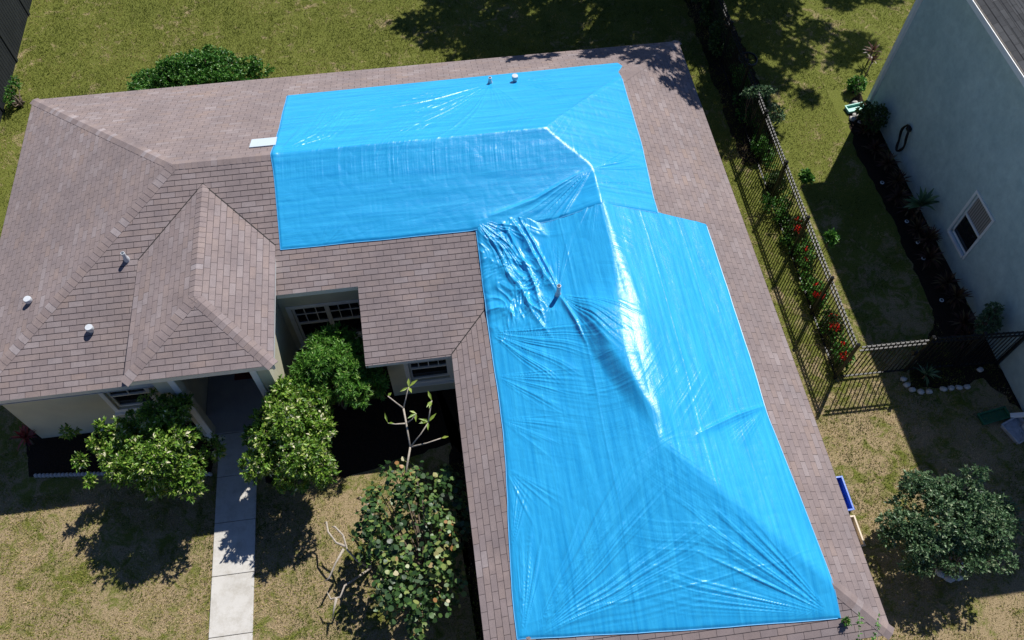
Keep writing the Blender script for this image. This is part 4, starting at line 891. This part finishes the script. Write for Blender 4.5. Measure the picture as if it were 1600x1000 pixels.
m = MB(); m.box((RX+.12, NY0-.38, NH), (34.4, NY1+.40, NH+.02)); nfin(m.build('soffit', M_white, nb))
m = MB(); 
m.box((RX+.09, NY0-.40, NH+.02), (RX+.12, NY1+.42, RZ+.0)); m.box((RX+.12, NY1+.40, NH+.02), (34.4, NY1+.43, RZ)); m.box((RX+.12, NY0-.43, NH+.02), (34.4, NY0-.40, RZ))
nfin(m.build('fascia', M_white, nb))
m = MB(); m.box((RX-.02, NY0-.42, RZ-.12), (RX+.00, NY1+.42, RZ+.015)); m.box((RX, NY0-.42, RZ-.12), (RX+.09, NY1+.42, RZ-.105)); gut = nfin(m.build('gutter', M_white, nb))
m = MB(); m.box((RX+.002, NY0-.42, RZ-.103), (RX+.088, NY1+.42, RZ-.06)); m.build('gutter_litter', M_wood, gut)
sl = .42; my_ = (NY0+NY1)/2; hy = (NY1+.4-NY0+.4)/2
nfin(join_planes('roof', [shingle_plane('', (RX+.07, 0, RZ), (1, 0), sl, [[(RX+.07, NY1+.42), (RX+.07+hy, my_), (RX+.07, NY0-.42)]], None, None, ex=.14),
                          shingle_plane('', (0, NY1+.42, RZ), (0, -1), sl, [[(RX+.07, NY1+.42), (34.4, NY1+.42), (34.4-hy, my_), (RX+.07+hy, my_)] if 34.4-hy > RX+hy else [(RX+.07, NY1+.42), (34.4, NY1+.42), (28.6, my_)]], None, None, ex=.14),
                          shingle_plane('', (0, NY0-.42, RZ), (0, 1), sl, [[(RX+.07, NY0-.42), (34.4, NY0-.42), (RX+.07+hy, my_)]], None, None, ex=.14),
                          shingle_plane('', (34.4, 0, RZ), (-1, 0), sl, [[(34.4, NY1+.42), (34.4, NY0-.42), (RX+.07+hy, my_)]], None, None, ex=.14)], M_gshingle, nb))
# corner downpipe + window
m = MB(); m.box((NX-.10, NY1-.11, .12), (NX-.002, NY1+.03, NH-.35)); m.beam((NX-.04, NY1-.05, NH-.36), (RX+.05, NY1-.05, RZ-.12), .07, .07); nfin(m.build('downpipe', M_white, nb, bevel=.006))
m = MB(); yd = -11.12
m.box((NX-.09, yd-.05, .30), (NX-.002, yd+.06, NH-.35)); m.beam((NX-.05, yd, NH-.36), (RX+.05, yd, RZ-.12), .09, .07); m.beam((NX-.045, yd+.0, .32), (NX-.42, yd+.12, .10), .10, .075); nfin(m.build('downpipe', M_white, nb, bevel=.006))
m = MB(); r = .07
for a, b in (((NX-.03, wy0-r, wz0-r), (NX-.002, wy0, wz1+r)), ((NX-.03, wy1, wz0-r), (NX-.002, wy1+r, wz1+r)), ((NX-.03, wy0, wz1), (NX-.002, wy1, wz1+r)), ((NX-.06, wy0, wz0-r), (NX-.002, wy1, wz0))): m.box(a, b)
wf = nfin(m.build('window', M_white, nb, bevel=.005))
m = MB(); zm = (wz0+wz1)/2
for a, b in (((NX+.04, wy0, wz0), (NX+.09, wy0+.045, wz1)), ((NX+.04, wy1-.045, wz0), (NX+.09, wy1, wz1)), ((NX+.04, wy0, wz1-.045), (NX+.09, wy1, wz1)), ((NX+.04, wy0, wz0), (NX+.09, wy1, wz0+.045)), ((NX+.035, wy0, zm-.03), (NX+.085, wy1, zm+.03))): m.box(a, b)
m.build('frame', M_white, wf)
m = MB(); m.box((NX+.06, wy0+.01, wz0+.02), (NX+.07, wy1-.01, zm)); m.build('pane', M_glass, wf)
m = MB(); m.box((NX+.065, wy0+.01, zm), (NX+.072, wy1-.01, wz1-.02)); m.build('blind', M_blind, wf)
# hose loop on the wall
m = MB(); pts = []
for i in range(33):
    a = 2*math.pi*i/32; pts.append((NX-.07-.02*math.sin(3*a), -2.88+.17*math.cos(a)+.05*math.sin(a), .80+.42*math.sin(a)))
m.tube(pts, .022, 8, False)
pts = [(x-.035, y+.015*math.sin(i), z+.02) for i, (x, y, z) in enumerate(pts)]; m.tube(pts, .022, 8, False); m.box((NX-.10, -2.93, 1.1), (NX-.002, -2.8, 1.2))
tag(m.build('garden_hose', M_black, smooth=True), 'dark garden hose looped on a hook on the mint wall', 'hose')
# ------------------------------------------------------------------ small yard things
rr = np.random.default_rng(5)
def stone(x, y, r, label, group, mat=M_stone, z=None, h=.7):
    m = MB(); m.rock((0, 0, 0), (r[0], r[1], min(r)*h), rr); o = m.build('stone', mat, smooth=True); o.location = (x, y, min(r)*h*.55); return tag(o, label, 'stone', group)
ord_ = ['first', 'second', 'third', 'fourth', 'fifth', 'sixth', 'seventh', 'eighth', 'ninth', 'tenth', 'eleventh', 'twelfth', 'thirteenth']
arc = [(20.62, -9.72), (20.64, -9.88), (20.72, -10.02), (20.90, -10.10), (21.10, -10.12), (21.47, -10.10), (21.66, -10.10), (21.85, -10.11), (22.05, -10.12), (22.56, -9.72)]
for i, (x, y) in enumerate(arc):
    stone(x, y, (.095, .07), 'pale edging stone, '+ord_[i]+' from the left of the curved row beyond the gate', 'curved row of edging stones')
for i, a in enumerate((160, 115, 70, 25, 340, 295, 250, 205)):
    o = stone(19.86+.27*math.cos(RAD(a)), -14.12+.25*math.sin(RAD(a)), (.12, .085), 'pale ring stone under the grey green shrub, '+ord_[i]+' clockwise from far left', 'stone ring at the shrub base'); o.rotation_euler.z = RAD(a+90)
for i, (x, y, r) in enumerate([(22.75, -.62, .10), (22.45, -1.25, .11), (22.58, -1.12, .10), (22.62, -1.4, .08), (22.85, -1.0, .08)]):
    stone(x, y, (r, r*.85), 'cream rock by the neighbour corner, '+['closest to the teal planter', 'leftmost of the pile', 'topmost of the pile', 'shaded lower one', 'closest to the wall'][i], 'rocks at the neighbour corner', z=None)
# scalloped edging
def edging(x0, y0, x1, y1, label):
    m = MB(); n = max(3, int(math.hypot(x1-x0, y1-y0)/.085))
    for i in range(n):
        t = (i+.5)/n; m.lathe((x0+(x1-x0)*t, y0+(y1-y0)*t, 0), [(.040, 0), (.043, .07), (.036, .10), (.012, .115)], 12)
    m.beam((x0, y0, .03), (x1, y1, .03), .05, .06); tag(m.build('garden_edging', M_dstone, smooth=True), label, 'edging')
edging(.42, -9.44, 3.0, -9.70, 'scalloped concrete edging left of the round shrub'); edging(3.72, -9.86, 4.34, -9.93, 'short scalloped concrete edging touching the walkway')
# solar lights
for i, (x, y) in enumerate([(22.40, -5.29), (22.42, -6.0), (22.36, -6.51), (22.30, -7.81), (22.25, -3.9)]):
    o = empty('solar_light', (x, y, 0), 'small round solar path light by the border, '+['nearest the palm', 'left of the window', 'below the window', 'closest to the fence', 'farthest from the fence'][i], 'path light', 'solar path lights')
    m = MB(); m.tube([(0, 0, 0), (0, 0, .22)], .008, 6); m.build('stake', M_black, o); m = MB(); m.lathe((0, 0, .22), [(.03, 0), (.05, .012), (.055, .03), (.04, .036)], 18); m.build('lamp_head', M_pipe, o)
    m = MB(); m.lathe((0, 0, .256), [(.03, 0), (.028, .004)], 14); m.build('solar_cell', M_black, o)
# troughs beside the garage
def trough(name, label, x0, y0, x1, y1, h, mat, cat, z=0, end=True):
    m = MB(); t = .018
    m.box((x0, y0, z), (x1, y1, z+.02)); m.box((x0, y0, z+.02), (x0+t, y1, z+h)); m.box((x1-t, y0, z+.02), (x1, y1, z+h)); m.box((x0+t, y1-t, z+.02), (x1-t, y1, z+h)); 
    if end: m.box((x0+t, y0, z+.02), (x1-t, y0+t, z+h))
    m.box((x0-.02, y0-.02, z+h), (x0+t, y1+.02, z+h+.014)); m.box((x1-t, y0-.02, z+h), (x1+.02, y1+.02, z+h+.014))
    m.box((x0+t, y1-t, z+h), (x1-t, y1+.02, z+h+.014)); m.box((x0+t, y0-.02, z+h), (x1-t, y0+t, z+h+.014))
    return tag(m.build(name, mat, bevel=.004), label, cat)
trough('planter_box', 'bright blue plastic trough lying in the grass beside the garage', 18.02, -12.68, 18.24, -11.93, .16, M_blue, 'planter')
trough('planter_box', 'cream plastic trough lying in the grass beside the garage', 18.03, -13.46, 18.21, -12.82, .13, M_tan, 'planter')
o = trough('splash_block', 'pale teal plastic splash block by the neighbour corner', -.27, -.12, .27, .12, .09, M_teal, 'splash block', end=True); o.location = (22.66, -.86, 0); o.rotation_euler.z = RAD(8)
o = trough('splash_block', 'dark green splash block below the white downspout', -.42, -.13, .28, .13, .08, M_green, 'splash block'); o.location = (22.4, -10.93, 0); o.rotation_euler.z = RAD(8)
o = trough('square_planter', 'low square concrete border in the grass near the downspout', -.26, -.26, .26, .26, .10, M_dstone, 'planter'); o.location = (22.72, -11.35, 0); o.rotation_euler.z = RAD(20)
stone(23.0, -11.32, (.16, .14), 'large round white stone inside the square concrete border', None, h=.9)
# dark wheel-like planter ring in the shade behind the fence
m = MB(); pts = [(.28*math.cos(a), .28*math.sin(a), .30+.02*math.sin(2*a)) for a in np.linspace(0, 6.283, 29)]; m.tube(pts, .035, 8, False); m.tube([(0, 0, 0), (.02, 0, .3)], .03, 7)
for a in (0, 2.1, 4.2): m.tube([(0, 0, .28), (.27*math.cos(a), .27*math.sin(a), .3)], .012, 6)
o = m.build('hose_reel', M_black, smooth=True); o.location = (19.95, 1.35, 0); tag(o, 'dark ring shaped hose reel in the tree shade behind the fence', 'hose reel')
# ================================================================== GRASS BLADES
def grass():
    rng = np.random.default_rng(2); P = []
    def fill(x0, y0, x1, y1, den): n = int((x1-x0)*(y1-y0)*den); P.append(np.stack([rng.uniform(x0, x1, n), rng.uniform(y0, y1, n)], 1))
    fill(-2.35, .2, 19, 9.2, 1300); fill(19, -9.4, 29, 7.5, 900); fill(-2.4, -9, .2, .2, 700); fill(-2, -15.5, 10, -9.9, 1800); fill(17.3, -17, 23, -9.4, 1600); fill(17.2, -9.4, 19, .2, 1400); fill(-2, -10, 0, -9, 1200)
    P = np.concatenate(P); x, y = P[:, 0], P[:, 1]
    keep = ~((x > 4.45) & (x < 5.335) & (y < -8.9)) & ~((x > .35) & (x < 16.6) & (y > -8.5) & (y < -.45)) & ~((x > 10.5) & (x < 16.7) & (y > -15.1) & (y < -8))
    keep &= ~((x > 22.1) & (y < 0) & (y > -9.6)) & ~((x > 23.1) & (y < -.8)) & ~((x > 7.2) & (x < 10.3) & (y > -10.4) & (y < -9)) & ~((x > 5.4) & (x < 7.2) & (y > -10.3) & (y < -9))
    cov = vnoise2(x*1.6, y*1.6, 3)*.6+.4*vnoise2(x*5, y*5, 4); dry = .22*sstep(-y, 5, 11)
    bare = np.clip((vnoise2(x*.8+3, y*.8, 33)*.6+vnoise2(x*2.3, y*2.3, 34)*.4-.22)*3.2, 0, 1); keep &= rng.random(len(x)) > bare*(.15+.6*sstep(-y, -1, 6))
    keep &= rng.random(len(x)) < np.clip(.80-.5*np.clip(cov+.3*dry*2, 0, 1), .15, 1)
    x, y = x[keep], y[keep]; cov = cov[keep]; dry = dry[keep]; n = len(x); h = rng.uniform(.025, .06, n)*np.where((np.abs(x-4.42) < .06) | (np.abs(x-5.37) < .06), 1.5, 1); a = rng.uniform(0, 6.283, n); w = rng.uniform(.004, .010, n); b = rng.uniform(0, 6.283, n); lean = rng.uniform(.3, 1.3, n)*h
    z0 = np.full(n, .0); A = np.stack([x-np.cos(a)*w, y-np.sin(a)*w, z0], 1); Bq = np.stack([x+np.cos(a)*w, y+np.sin(a)*w, z0], 1); C = np.stack([x+np.cos(b)*lean, y+np.sin(b)*lean, h], 1)
    V = np.stack([A, Bq, C], 1).reshape(-1, 3); F = np.arange(3*n).reshape(-1, 3)
    t = np.clip(rng.normal(.36, .16, n)+dry*.62+.25*np.clip(cov, 0, 1)+.30*vnoise2(x*.9, y*.9, 6)+.30*vnoise2(x*2.7, y*2.7, 16)+.16*vnoise2(x*7, y*7, 17), 0, 1)
    o = np_mesh('grass', V, 0, M_blade, None, tint=t, F=F); tag(o, 'short patchy lawn grass, greener behind the house and drier in front', 'grass', kind='stuff')
grass()
